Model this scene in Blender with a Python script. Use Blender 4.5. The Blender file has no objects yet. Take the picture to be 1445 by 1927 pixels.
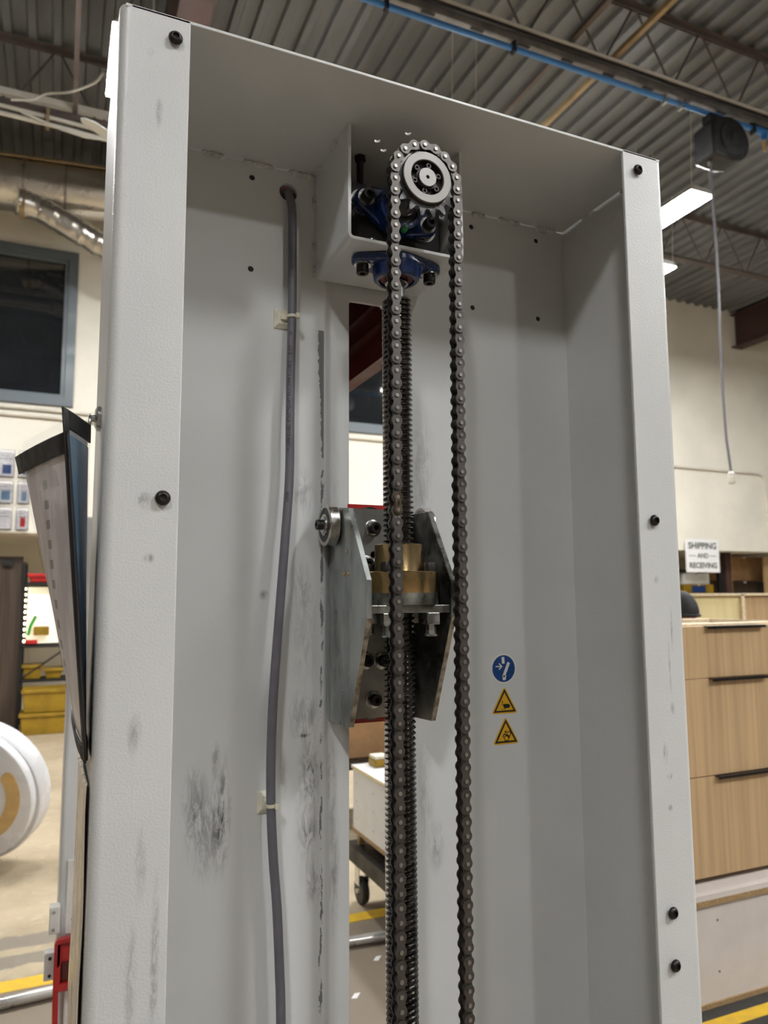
import bpy, bmesh, math, random
from mathutils import Vector, Matrix, noise
from mathutils.geometry import tessellate_polygon
random.seed(7)
PI = math.pi
R = math.radians
scene = bpy.context.scene
COL = scene.collection

# ------------------------------------------------------------------ camera
cam_data = bpy.data.cameras.new('camera')
cam = bpy.data.objects.new('camera', cam_data)
COL.objects.link(cam)
scene.camera = cam
YAW, PITCH, ROLL = R(23.5295), R(6.4844), R(-0.3361)
fw = Vector((math.sin(YAW) * math.cos(PITCH), math.cos(YAW) * math.cos(PITCH), math.sin(PITCH)))
rt = Vector((math.cos(YAW), -math.sin(YAW), 0))
up = rt.cross(fw)
rt2 = rt * math.cos(ROLL) + up * math.sin(ROLL)
up2 = up * math.cos(ROLL) - rt * math.sin(ROLL)
m = Matrix((rt2, up2, -fw)).transposed().to_4x4()
m.translation = Vector((-0.0364, -0.8239, 1.6))
cam.matrix_world = m
cam_data.sensor_fit = 'VERTICAL'
cam_data.sensor_height = 36.0
cam_data.sensor_width = 27.0
cam_data.lens = 1395.17 / 1927 * 36.0
cam_data.clip_start = 0.02
cam_data.clip_end = 100
cam_data.dof.use_dof = True
cam_data.dof.focus_distance = 0.98
cam_data.dof.aperture_fstop = 7.0

# ------------------------------------------------------------------ world, exposure
w = bpy.data.worlds.new('world')
scene.world = w
w.use_nodes = True
w.node_tree.nodes['Background'].inputs[0].default_value = (0.8, 0.9, 1.0, 1)
w.node_tree.nodes['Background'].inputs[1].default_value = 0.02
scene.view_settings.view_transform = 'Standard'
scene.view_settings.look = 'None'
scene.view_settings.gamma = 1.0
scene.view_settings.use_curve_mapping = False
scene.view_settings.exposure = 0.0
LAMP = 232.0          # radiance of the ceiling light diffusers

# ------------------------------------------------------------------ materials
def nd(nt, t, **kw):
    n = nt.nodes.new(t)
    for k, v in kw.items():
        setattr(n, k, v)
    return n

def math_n(nt, op, a, b=None, c=None, clamp=False):
    n = nt.nodes.new('ShaderNodeMath'); n.operation = op; n.use_clamp = clamp
    for i, x in enumerate((a, b, c)):
        if x is None: continue
        if isinstance(x, (int, float)): n.inputs[i].default_value = x
        else: nt.links.new(x, n.inputs[i])
    return n.outputs[0]

def noise_n(nt, co, scale, detail=3, rough=.55, stretch=None, dist=0.0):
    if stretch:
        mp = nd(nt, 'ShaderNodeMapping'); mp.inputs['Scale'].default_value = stretch
        nt.links.new(co, mp.inputs[0]); co = mp.outputs[0]
    n = nd(nt, 'ShaderNodeTexNoise'); n.inputs['Scale'].default_value = scale
    n.inputs['Detail'].default_value = detail; n.inputs['Roughness'].default_value = rough
    n.inputs['Distortion'].default_value = dist
    nt.links.new(co, n.inputs['Vector'])
    return n.outputs['Fac']

def maprange(nt, v, a, b, c=0.0, d=1.0, smooth=True):
    n = nd(nt, 'ShaderNodeMapRange'); n.interpolation_type = 'SMOOTHSTEP' if smooth else 'LINEAR'
    n.inputs['From Min'].default_value = a; n.inputs['From Max'].default_value = b
    n.inputs['To Min'].default_value = c; n.inputs['To Max'].default_value = d
    nt.links.new(v, n.inputs['Value'])
    return n.outputs['Result']

def mixc(nt, fac, a, b):
    n = nd(nt, 'ShaderNodeMix', data_type='RGBA')
    if isinstance(fac, (int, float)): n.inputs['Factor'].default_value = fac
    else: nt.links.new(fac, n.inputs['Factor'])
    for key, x in (('A', a), ('B', b)):
        i = [s for s in n.inputs if s.name == key and s.type == 'RGBA'][0]
        if isinstance(x, tuple): i.default_value = (*x[:3], 1)
        else: nt.links.new(x, i)
    return [s for s in n.outputs if s.type == 'RGBA'][0]

def base_mat(name):
    mt = bpy.data.materials.new(name); mt.use_nodes = True
    nt = mt.node_tree
    return mt, nt, nt.nodes['Principled BSDF']

def coords(nt, kind):
    if kind == 'world':
        return nd(nt, 'ShaderNodeNewGeometry').outputs['Position']
    if kind == 'uv':
        return nd(nt, 'ShaderNodeTexCoord').outputs['UV']
    return nd(nt, 'ShaderNodeTexCoord').outputs['Object']

def pm(name, col, rough=.5, metal=0.0, var=.12, vscale=8.0, stretch=None, bump=0.0, bscale=200.0,
       bdist=.001, dark=None, co='object', rvar=.1, spec=None, coat=0.0, detail=4):
    """procedural principled material: noise-varied colour, roughness and fine relief"""
    mt, nt, b = base_mat(name)
    c = coords(nt, co)
    f = noise_n(nt, c, vscale, detail, .6, stretch)
    f2 = maprange(nt, f, .3, .7)
    dk = dark if dark else tuple(x * (1 - var) for x in col)
    lt = col if dark else tuple(min(1, x * (1 + var * .5)) for x in col)
    nt.links.new(mixc(nt, f2, dk, lt), b.inputs['Base Color'])
    nt.links.new(maprange(nt, f, .3, .7, max(.02, rough - rvar), min(1, rough + rvar)), b.inputs['Roughness'])
    b.inputs['Metallic'].default_value = metal
    if spec is not None: b.inputs['Specular IOR Level'].default_value = spec
    if coat: b.inputs['Coat Weight'].default_value = coat; b.inputs['Coat Roughness'].default_value = .15
    if bump:
        bf = noise_n(nt, c, bscale, 2, .5, stretch)
        bn = nd(nt, 'ShaderNodeBump'); bn.inputs['Strength'].default_value = bump; bn.inputs['Distance'].default_value = bdist
        nt.links.new(bf, bn.inputs['Height']); nt.links.new(bn.outputs[0], b.inputs['Normal'])
    return mt

def smudge_sum(nt, pos, items, nz):
    tot = None
    for (x, z, rx, rz, s) in items:
        a = nd(nt, 'ShaderNodeVectorMath', operation='SUBTRACT'); nt.links.new(pos, a.inputs[0]); a.inputs[1].default_value = (x, 0, z)
        bb = nd(nt, 'ShaderNodeVectorMath', operation='MULTIPLY'); nt.links.new(a.outputs[0], bb.inputs[0]); bb.inputs[1].default_value = (1 / rx, 0, 1 / rz)
        l = nd(nt, 'ShaderNodeVectorMath', operation='LENGTH'); nt.links.new(bb.outputs[0], l.inputs[0])
        e = maprange(nt, l.outputs['Value'], 1.0, .1, 0, s)
        tot = e if tot is None else math_n(nt, 'ADD', tot, e)
    return math_n(nt, 'MULTIPLY', tot, nz, clamp=True)

def paint_mat(name, items=(), strip=False, bump=.2, rough=.36):
    """light grey powder coat with orange peel, grease smudges and worn-through strips"""
    mt, nt, b = base_mat(name)
    pos = coords(nt, 'world')
    big = maprange(nt, noise_n(nt, pos, 6, 3), .3, .7)
    col = mixc(nt, big, (.61, .618, .610), (.65, .656, .648))
    fine = maprange(nt, noise_n(nt, pos, 60, 5, .7, (1, 1, .25)), .62, .78, 0, .35)
    far = maprange(nt, noise_n(nt, pos, 3.0, 2), .5, .7)
    col = mixc(nt, math_n(nt, 'MULTIPLY', fine, far), col, (.25, .25, .24))
    if items:
        st = noise_n(nt, pos, 95, 8, .78, (1, 1, .25), .8)
        fac = smudge_sum(nt, pos, items, maprange(nt, st, .38, .62))
        col = mixc(nt, fac, col, (.085, .085, .085))
    if strip:
        sx = nd(nt, 'ShaderNodeSeparateXYZ'); nt.links.new(pos, sx.inputs[0])
        X, Z = sx.outputs[0], sx.outputs[2]
        n1 = noise_n(nt, pos, 160, 4, .6, (1, 1, .6))
        left = math_n(nt, 'ADD', math_n(nt, 'MULTIPLY', math_n(nt, 'SUBTRACT', 2.016, Z), .038), math_n(nt, 'ADD', .3125, math_n(nt, 'MULTIPLY', n1, .011)))
        k = math_n(nt, 'MULTIPLY', math_n(nt, 'GREATER_THAN', X, left), math_n(nt, 'LESS_THAN', X, .3284))
        k = math_n(nt, 'MULTIPLY', k, math_n(nt, 'LESS_THAN', math_n(nt, 'ADD', Z, math_n(nt, 'MULTIPLY', n1, .012)), 2.021))
        k = math_n(nt, 'MULTIPLY', k, math_n(nt, 'GREATER_THAN', Z, 1.812))
        n2 = noise_n(nt, pos, 90, 5, .7, (1.6, 1, .35))
        d = math_n(nt, 'ABSOLUTE', math_n(nt, 'SUBTRACT', X, .3266))
        near = maprange(nt, d, .006, .0005)
        k2 = math_n(nt, 'GREATER_THAN', math_n(nt, 'ADD', math_n(nt, 'MULTIPLY', near, .27), n2), .78)
        k2 = math_n(nt, 'MULTIPLY', k2, math_n(nt, 'LESS_THAN', Z, 1.80))
        col = mixc(nt, math_n(nt, 'MULTIPLY', math_n(nt, 'MAXIMUM', k, k2), .88), col, (.13, .13, .135))
    nt.links.new(col, b.inputs['Base Color'])
    b.inputs['Roughness'].default_value = rough
    b.inputs['Specular IOR Level'].default_value = .45
    bf = noise_n(nt, pos, 380, 2, .5)
    bn = nd(nt, 'ShaderNodeBump'); bn.inputs['Strength'].default_value = bump; bn.inputs['Distance'].default_value = .0010
    nt.links.new(bf, bn.inputs['Height']); nt.links.new(bn.outputs[0], b.inputs['Normal'])
    return mt

def emit_mat(name, col, s):
    mt, nt, b = base_mat(name)
    b.inputs['Base Color'].default_value = (.8, .8, .8, 1)
    f = noise_n(nt, coords(nt, 'object'), 3, 1)
    c = mixc(nt, f, tuple(x * .97 for x in col), col)
    nt.links.new(c, b.inputs['Emission Color'])
    b.inputs['Emission Strength'].default_value = s
    return mt

def film_mat(name, tint=(.95, .95, .97), gloss=.14, rough=.08):
    mt = bpy.data.materials.new(name); mt.use_nodes = True
    nt = mt.node_tree; nt.nodes.clear()
    out = nd(nt, 'ShaderNodeOutputMaterial')
    tr = nd(nt, 'ShaderNodeBsdfTransparent'); tr.inputs[0].default_value = (*tint, 1)
    gl = nd(nt, 'ShaderNodeBsdfGlossy'); gl.inputs['Roughness'].default_value = rough
    mx = nd(nt, 'ShaderNodeMixShader')
    f = maprange(nt, noise_n(nt, coords(nt, 'object'), 25, 3), .3, .7, gloss * .6, gloss * 1.5)
    nt.links.new(f, mx.inputs[0]); nt.links.new(tr.outputs[0], mx.inputs[1]); nt.links.new(gl.outputs[0], mx.inputs[2])
    bn = nd(nt, 'ShaderNodeBump'); bn.inputs['Strength'].default_value = .5; bn.inputs['Distance'].default_value = .004
    nt.links.new(noise_n(nt, coords(nt, 'object'), 18, 2, .5, (1, 1, .35)), bn.inputs['Height']); nt.links.new(bn.outputs[0], gl.inputs['Normal'])
    nt.links.new(mx.outputs[0], out.inputs[0])
    return mt

M = {}
back_smudges = [(.155, 1.30, .035, .10, .25), (.1847, 1.30, .012, .10, .45), (.305, 1.30, .025, .16, .38), (.30, 1.55, .03, .12, .3), (.143, 1.315, .022, .075, .45), (.180, 1.30, .020, .095, .55), (.163, 1.27, .03, .08, .35), (.172, 1.375, .008, .03, .6),
                (.2956, 1.755, .03, .05, .45), (.300, 1.425, .035, .05, .6), (.298, 1.398, .016, .004, 1.0), (.31, 1.345, .02, .06, .6),
                (.307, 1.262, .018, .03, .6), (.268, 1.345, .010, .05, .5), (.315, 1.19, .015, .05, .6), (.2376, 1.603, .010, .010, .8),
                (.293, 1.615, .025, .05, .35), (.498, 1.79, .03, .16, .35), (.497, 1.30, .02, .10, .35), (.515, 1.215, .018, .05, .5),
                (.556, 1.42, .012, .022, .5), (.345, 1.33, .012, .10, .5), (.350, 1.20, .012, .12, .5), (.35, 1.62, .02, .3, .25)]
fl_smudges = [(.042, 1.704, .012, .012, .7), (.049, 1.642, .008, .007, .9), (.040, 1.46, .010, .03, .5), (.044, 1.22, .008, .07, .5),
              (.066, 1.235, .006, .10, .7), (.046, 2.15, .006, .025, .6), (.05, 1.33, .008, .05, .35), (.036, 2.22, .01, .008, .3),
              (.748, 1.622, .006, .008, .9), (.765, 1.50, .003, .05, .7), (.767, 1.44, .006, .012, .7), (.756, 1.348, .007, .006, .9),
              (.7546, 1.3055, .006, .006, .9), (.75, 1.38, .006, .02, .6), (.772, 1.55, .003, .04, .6)]
M['paint_back'] = paint_mat('painted_back', back_smudges, True, .12, .33)
M['paint_flange'] = paint_mat('painted_flange', fl_smudges, False, .42, .36)
M['paint'] = paint_mat('painted_grey', (), False, .15, .34)
M['weld'] = pm('painted_weld', (.60, .60, .57), .35, 0, .2, 60, bump=.4, bscale=150)
M['black_screw'] = pm('black_oxide_screw', (.035, .03, .028), .38, .6, .3, 80)
M['black'] = pm('flat_black', (.012, .012, .012), .6, 0, .3, 30)
M['chain'] = pm('chain_steel', (.105, .096, .089), .42, .85, .25, 40)
M['chain_in'] = pm('chain_inner_steel', (.085, .076, .070), .40, .85, .3, 40)
M['pin'] = pm('pin_steel', (.34, .31, .29), .34, .9, .2, 60)
M['clip_steel'] = pm('bronzed_link', (.12, .092, .062), .35, .8, .25, 60)
M['polished'] = pm('polished_link', (.34, .33, .32), .25, .95, .15, 60)
M['etch'] = pm('white_etch', (.75, .75, .72), .5, 0, .1, 60)
M['screw_steel'] = pm('oily_thread', (.085, .075, .068), .22, .85, .35, 50, coat=.5)
M['shaft'] = pm('turned_steel', (.22, .21, .20), .45, 1.0, .08, 30, rvar=.05)
M['hub'] = pm('machined_hub', (.20, .19, .18), .48, 1.0, .08, 30, rvar=.05)
M['sprocket'] = pm('oiled_sprocket', (.10, .097, .094), .3, .9, .3, 40, coat=.3)
M['blue'] = pm('blue_cast_iron', (.004, .024, .115), .28, 0, .35, 30, bump=.35, bscale=260, bdist=.0012, coat=.35)
M['green'] = pm('green_plastic', (.03, .30, .05), .4, 0, .3, 60)
M['redseal'] = pm('red_seal', (.16, .02, .02), .5, 0, .3, 60)
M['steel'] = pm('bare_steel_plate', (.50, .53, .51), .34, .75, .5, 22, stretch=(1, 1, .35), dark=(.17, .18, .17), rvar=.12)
M['steel_dk'] = pm('greasy_steel', (.34, .34, .30), .33, .8, .5, 26, dark=(.07, .065, .055), rvar=.14)
M['web'] = pm('carriage_web_steel', (.36, .355, .325), .36, .8, .25, 14, rvar=.06)
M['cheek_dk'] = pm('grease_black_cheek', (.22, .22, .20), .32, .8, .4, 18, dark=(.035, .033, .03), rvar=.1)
M['edge'] = pm('flame_cut_edge', (.42, .38, .29), .5, .5, .5, 60, dark=(.12, .08, .05))
M['brass'] = pm('bronze_nut', (.56, .41, .21), .27, 1.0, .35, 26, stretch=(1, 1, .25), dark=(.40, .28, .13), rvar=.08)
M['zinc'] = pm('zinc_bolt', (.62, .63, .60), .28, .95, .2, 60)
M['rubber'] = pm('rubber_seal', (.025, .026, .027), .5, 0, .3, 60)
M['bearing'] = pm('bearing_steel', (.56, .53, .49), .25, 1.0, .2, 30)
M['red'] = pm('red_machine_paint', (.42, .02, .02), .35, 0, .25, 12)
M['maroon'] = pm('dark_red_arm', (.085, .014, .012), .4, 0, .3, 12)
M['cable'] = pm('grey_cable', (.135, .13, .15), .42, 0, .12, 30)
M['print'] = pm('black_print', (.015, .015, .015), .6, 0, .1, 30)
M['nylon'] = pm('natural_nylon', (.72, .68, .55), .4, 0, .12, 60)
M['sblue'] = pm('sticker_blue', (.010, .055, .21), .35, 0, .08, 30)
M['swhite'] = pm('sticker_white', (.74, .72, .68), .4, 0, .05, 30)
M['syellow'] = pm('sticker_yellow', (.72, .40, .015), .38, 0, .08, 30)
M['sblack'] = pm('sticker_black', (.015, .013, .01), .45, 0, .1, 30)
M['concrete'] = None
M['wall'] = pm('cream_wall', (.76, .72, .62), .65, 0, .07, 1.2, co='world', bump=.1, bscale=80)
M['wall_far'] = pm('brown_grey_wall', (.22, .20, .18), .7, 0, .2, 1.0, co='world')
M['deck'] = pm('galvanised_deck', (.150, .153, .156), .5, .15, .25, 4, co='world', stretch=(1, .2, 1))
M['joist'] = pm('brown_primer', (.11, .085, .072), .6, 0, .3, 4)
M['girder'] = pm('maroon_girder', (.055, .026, .020), .55, 0, .25, 3)
M['tan_steel'] = pm('tan_bridging', (.36, .26, .14), .5, .2, .3, 6)
M['strut'] = pm('galvanised_strut', (.34, .31, .28), .4, .6, .25, 8)
M['conduit'] = pm('painted_conduit', (.66, .62, .54), .45, 0, .1, 6)
M['emt'] = pm('steel_conduit', (.60, .58, .55), .35, .7, .15, 6)
M['bluepipe'] = pm('blue_air_pipe', (.045, .21, .55), .38, 0, .15, 6)
M['wire'] = pm('white_cord', (.6, .58, .52), .45, 0, .1, 10)
M['reel'] = pm('charcoal_reel', (.016, .0165, .018), .45, 0, .25, 14)
M['fixture'] = pm('fixture_white', (.75, .75, .72), .4, 0, .06, 6)
M['lamp'] = emit_mat('lamp_diffuser', (.985, .99, .985), LAMP)
M['foil'] = pm('foil_duct', (.66, .62, .55), .30, .9, .1, 3, bump=.35, bscale=14, bdist=.010, rvar=.04)
M['kraft'] = pm('kraft_insulation', (.42, .31, .16), .7, 0, .2, 6)
M['winframe'] = pm('slate_window_frame', (.115, .135, .15), .45, .1, .1, 3)
M['glass_dark'] = pm('dark_window_glass', (.012, .014, .016), .04, 0, .2, 2, rvar=.01, spec=.8)
M['oak'] = pm('oak_laminate', (.53, .36, .195), .45, 0, .18, 40, stretch=(1, 1, .02), rvar=.05, bump=.05, bscale=90)
M['oakdoor'] = pm('brown_wood_panel', (.06, .039, .026), .5, 0, .4, 30, stretch=(1, 1, .03))
M['ply'] = pm('pale_birch', (.80, .68, .36), .5, 0, .1, 10, stretch=(1, 1, .2))
M['plyedge'] = pm('birch_edge', (.80, .66, .45), .5, 0, .15, 40)
M['mdf'] = pm('particle_board_edge', (.38, .25, .12), .7, 0, .35, 120)
M['melamine'] = pm('white_melamine', (.66, .60, .55), .4, 0, .06, 6)
M['handle'] = pm('black_edge_pull', (.012, .011, .011), .35, .3, .2, 30)
M['acrylic'] = pm('white_acrylic', (.66, .66, .68), .28, 0, .03, 5)
M['tan'] = pm('tan_letter', (.60, .40, .16), .5, 0, .15, 12)
M['darkbox'] = pm('dark_shelf_metal', (.014, .013, .012), .5, .2, .3, 12)
M['yellowbin'] = pm('yellow_tote', (.30, .18, .008), .45, 0, .25, 6)
M['redbin'] = pm('red_tray', (.55, .02, .02), .4, 0, .15, 10)
M['whitebin'] = pm('white_case', (.72, .72, .70), .4, 0, .06, 10)
M['cardboard'] = pm('cardboard', (.36, .21, .10), .75, 0, .2, 8)
M['tape_y'] = pm('yellow_floor_tape', (.80, .50, .02), .55, 0, .3, 14, dark=(.6, .36, .03))
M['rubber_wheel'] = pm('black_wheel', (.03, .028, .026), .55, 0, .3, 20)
M['paper'] = pm('white_paper', (.78, .76, .74), .6, 0, .06, 20)
M['skin'] = pm('skin', (.52, .26, .19), .5, 0, .12, 30)
M['hair'] = pm('black_knit', (.012, .012, .013), .7, 0, .3, 60)
M['shirt'] = pm('dark_clothing', (.03, .032, .038), .8, 0, .3, 20)
M['clear'] = film_mat('clear_film')
M['sleeve'] = pm('black_binding', (.014, .013, .013), .65, 0, .4, 60, bump=.3, bscale=400)
M['bluesheet'] = pm('blue_card', (.13, .25, .36), .4, 0, .14, 8)
M['strfilm'] = pm('cream_wrap', (.70, .60, .47), .3, 0, .25, 60, stretch=(1, 1, .1), bump=.8, bscale=60, bdist=.004)
M['signwhite'] = pm('sign_board', (.80, .80, .80), .45, 0, .03, 5)
M['bulb'] = emit_mat('warm_bulb', (1.0, .82, .5), 14.0)
M['lit'] = emit_mat('backlit_panel', (1.0, .86, .5), 0.6)

def concrete():
    mt, nt, b = base_mat('concrete_floor')
    p = coords(nt, 'world')
    f = maprange(nt, noise_n(nt, p, 1.3, 6, .65), .3, .7)
    c = mixc(nt, f, (.34, .27, .18), (.50, .41, .28))
    f2 = maprange(nt, noise_n(nt, p, 9, 5, .7), .52, .7, 0, .6)
    c = mixc(nt, f2, c, (.56, .48, .35))
    sx = nd(nt, 'ShaderNodeSeparateXYZ'); nt.links.new(p, sx.inputs[0])
    X, Y = sx.outputs[0], sx.outputs[1]
    n1 = math_n(nt, 'MULTIPLY', math_n(nt, 'SUBTRACT', noise_n(nt, p, 9, 4, .7), .5), .10)
    yy = math_n(nt, 'ADD', Y, n1)
    # two worn grey traffic stripes and the bare darker strip towards the machine
    a = maprange(nt, math_n(nt, 'ABSOLUTE', math_n(nt, 'SUBTRACT', yy, 3.24)), .075, .06)
    a2 = maprange(nt, math_n(nt, 'ABSOLUTE', math_n(nt, 'SUBTRACT', yy, 3.04)), .062, .05)
    lim = math_n(nt, 'LESS_THAN', X, 1.0)
    s = math_n(nt, 'MULTIPLY', math_n(nt, 'MAXIMUM', a, a2), lim)
    c = mixc(nt, math_n(nt, 'MULTIPLY', s, .8), c, (.19, .165, .14))
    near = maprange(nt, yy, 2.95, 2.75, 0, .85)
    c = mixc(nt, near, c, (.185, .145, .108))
    nt.links.new(c, b.inputs['Base Color'])
    b.inputs['Roughness'].default_value = .55
    return mt
M['concrete'] = concrete()

def squares_mat():
    """document page seen through the sleeve: pale page with a column of small grey squares"""
    mt, nt, b = base_mat('printed_page')
    uv = coords(nt, 'uv')
    sx = nd(nt, 'ShaderNodeSeparateXYZ'); nt.links.new(uv, sx.inputs[0])
    U, V = sx.outputs[0], sx.outputs[1]
    fr = math_n(nt, 'FRACT', math_n(nt, 'MULTIPLY', V, 14))
    sq = math_n(nt, 'MULTIPLY', math_n(nt, 'LESS_THAN', fr, .45), math_n(nt, 'LESS_THAN', math_n(nt, 'ABSOLUTE', math_n(nt, 'SUBTRACT', U, .52)), .055))
    sq = math_n(nt, 'MULTIPLY', sq, math_n(nt, 'GREATER_THAN', V, .22))
    sq = math_n(nt, 'MULTIPLY', sq, math_n(nt, 'LESS_THAN', V, .93))
    big = maprange(nt, noise_n(nt, uv, 5, 3, .6, (1, .5, 1)), .42, .6)
    c = mixc(nt, big, (.66, .61, .61), (.86, .80, .80))
    c = mixc(nt, math_n(nt, 'MULTIPLY', sq, .8), c, (.16, .15, .15))
    nt.links.new(c, b.inputs['Base Color']); b.inputs['Roughness'].default_value = .35
    return mt
M['page'] = squares_mat()

# ------------------------------------------------------------------ geometry helpers
def root_loc(o):
    v = Vector((0, 0, 0))
    while o is not None:
        v += o.location; o = o.parent
    return v

class G:
    def __init__(s): s.v = []; s.f = []
    def add(s, vs, fs):
        o = len(s.v); s.v += [Vector(q) for q in vs]; s.f += [tuple(i + o for i in q) for q in fs]; return s
    def box(s, lo, hi):
        x0, y0, z0 = lo; x1, y1, z1 = hi
        return s.add([(x0, y0, z0), (x1, y0, z0), (x1, y1, z0), (x0, y1, z0), (x0, y0, z1), (x1, y0, z1), (x1, y1, z1), (x0, y1, z1)],
                     [(0, 3, 2, 1), (4, 5, 6, 7), (0, 1, 5, 4), (1, 2, 6, 5), (2, 3, 7, 6), (3, 0, 4, 7)])
    def cyl(s, p0, p1, r0, r1=None, n=16, cap=True):
        p0, p1 = Vector(p0), Vector(p1); r1 = r0 if r1 is None else r1
        d = (p1 - p0).normalized(); a = d.orthogonal().normalized(); b = d.cross(a)
        vs = []
        for p, r in ((p0, r0), (p1, r1)):
            vs += [p + (a * math.cos(2 * PI * i / n) + b * math.sin(2 * PI * i / n)) * r for i in range(n)]
        fs = [(i, (i + 1) % n, n + (i + 1) % n, n + i) for i in range(n)]
        if cap: fs += [tuple(range(n - 1, -1, -1)), tuple(range(n, 2 * n))]
        return s.add(vs, fs)
    def lathe(s, prof, o=(0, 0, 0), axis='z', n=32, close=False):
        """prof: list of (radius, height); ends closed with n-gons unless close joins last to first"""
        o = Vector(o); vs = []
        for r, h in prof:
            for i in range(n):
                c, q = r * math.cos(2 * PI * i / n), r * math.sin(2 * PI * i / n)
                vs.append(o + (Vector((c, q, h)) if axis == 'z' else Vector((c, h, q)) if axis == 'y' else Vector((h, c, q))))
        k = len(prof); fs = []
        for j in range(k if close else k - 1):
            a, b = j * n, ((j + 1) % k) * n
            fs += [(a + i, a + (i + 1) % n, b + (i + 1) % n, b + i) for i in range(n)]
        if not close:
            fs += [tuple(range(n)), tuple(range((k - 1) * n, k * n))]
        return s.add(vs, fs)
    def prism(s, pts, axis, a, b, holes=()):
        def P(q, t): return (q[0], t, q[1]) if axis == 'y' else (t, q[0], q[1]) if axis == 'x' else (q[0], q[1], t)
        loops = [list(pts)] + [list(h) for h in holes]
        flat = [q for l in loops for q in l]; n = len(flat)
        if holes:
            tris = tessellate_polygon([[Vector((q[0], q[1], 0)) for q in l] for l in loops])
        else:
            tris = [tuple(range(n))]
        vs = [P(q, a) for q in flat] + [P(q, b) for q in flat]
        fs = [tuple(t) for t in tris] + [tuple(i + n for i in reversed(t)) for t in tris]
        o = 0
        for l in loops:
            k = len(l)
            fs += [(o + i, o + (i + 1) % k, n + o + (i + 1) % k, n + o + i) for i in range(k)]
            o += k
        return s.add(vs, fs)
    def tube(s, path, r, n=10):
        path = [Vector(p) for p in path]; vs = []; k = len(path)
        t0 = (path[1] - path[0]).normalized(); a = t0.orthogonal().normalized()
        for i, p in enumerate(path):
            t = (path[min(i + 1, k - 1)] - path[max(i - 1, 0)]).normalized()
            a = (a - t * a.dot(t)).normalized(); b = t.cross(a)
            rr = r[i] if isinstance(r, (list, tuple)) else r
            vs += [p + (a * math.cos(2 * PI * j / n) + b * math.sin(2 * PI * j / n)) * rr for j in range(n)]
        fs = [(i * n + j, i * n + (j + 1) % n, (i + 1) * n + (j + 1) % n, (i + 1) * n + j) for i in range(k - 1) for j in range(n)]
        fs += [tuple(range(n)), tuple(range((k - 1) * n, k * n))]
        return s.add(vs, fs)
    def grid(s, fn, nu, nv):
        vs = [fn(i / nu, j / nv) for j in range(nv + 1) for i in range(nu + 1)]
        fs = [(j * (nu + 1) + i, j * (nu + 1) + i + 1, (j + 1) * (nu + 1) + i + 1, (j + 1) * (nu + 1) + i) for j in range(nv) for i in range(nu)]
        s.uvs = [(i / nu, j / nv) for j in range(nv + 1) for i in range(nu + 1)]
        return s.add(vs, fs)
    def xf(s, mat):
        s.v = [mat @ q for q in s.v]; return s
    def mesh(s, name, mat, off=Vector((0, 0, 0)), smooth=True, recalc=True):
        me = bpy.data.meshes.new(name)
        me.from_pydata([tuple(q - off) for q in s.v], [], s.f)
        me.update()
        if recalc:
            bm = bmesh.new(); bm.from_mesh(me)
            bmesh.ops.recalc_face_normals(bm, faces=bm.faces[:]); bm.to_mesh(me); bm.free()
        if hasattr(s, 'uvs') and len(s.uvs) == len(s.v):
            ul = me.uv_layers.new(name='UVMap')
            for l in me.loops: ul.data[l.index].uv = s.uvs[l.vertex_index]
        if smooth:
            me.shade_smooth(); me.set_sharp_from_angle(angle=R(32))
        me.materials.append(M[mat] if isinstance(mat, str) else mat)
        return me
    def build(s, name, mat, parent=None, smooth=True, bev=0.0, local=False, solid=0.0, seg=2, label=None):
        off = Vector((0, 0, 0)) if local or parent is None else root_loc(parent)
        me = s.mesh(name, mat, off, smooth, recalc=not hasattr(s, 'uvs'))
        o = bpy.data.objects.new(name, me); COL.objects.link(o)
        if parent is not None: o.parent = parent
        if solid:
            md = o.modifiers.new('solid', 'SOLIDIFY'); md.thickness = solid; md.offset = 0
        if bev:
            md = o.modifiers.new('bevel', 'BEVEL'); md.width = bev; md.segments = seg; md.limit_method = 'ANGLE'; md.angle_limit = R(40)
        if label: o['label'] = label
        return o

def catmull(pts, per=8):
    pts = [Vector(p) for p in pts]; out = []
    for i in range(len(pts) - 1):
        p0, p1, p2, p3 = pts[max(i - 1, 0)], pts[i], pts[i + 1], pts[min(i + 2, len(pts) - 1)]
        for k in range(per):
            t_ = k / per
            out.append(.5 * ((2 * p1) + (p2 - p0) * t_ + (2 * p0 - 5 * p1 + 4 * p2 - p3) * t_ ** 2 + (3 * p1 - p0 - 3 * p2 + p3) * t_ ** 3))
    out.append(pts[-1]); return out

def tag(o, label, cat, group=None):
    o['label'] = label; o['category'] = cat
    if group: o['group'] = group
    return o

def thing(name, label, cat, loc=(0, 0, 0), group=None, rz=0.0):
    o = bpy.data.objects.new(name, None); COL.objects.link(o)
    o.location = loc; o.rotation_euler = (0, 0, rz); o.empty_display_size = .05
    return tag(o, label, cat, group)

def struct(name, g, mat, smooth=False, bev=0, parent=None):
    o = g.build(name, mat, parent, smooth=smooth, bev=bev)
    if parent is None: o['kind'] = 'structure'
    return o

def circle(cx, cy, r, n=24, a0=0, a1=2 * PI):
    full = abs(a1 - a0 - 2 * PI) < 1e-6
    k = n if full else n - 1
    return [(cx + r * math.cos(a0 + (a1 - a0) * i / k), cy + r * math.sin(a0 + (a1 - a0) * i / k)) for i in range(n)]

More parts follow.
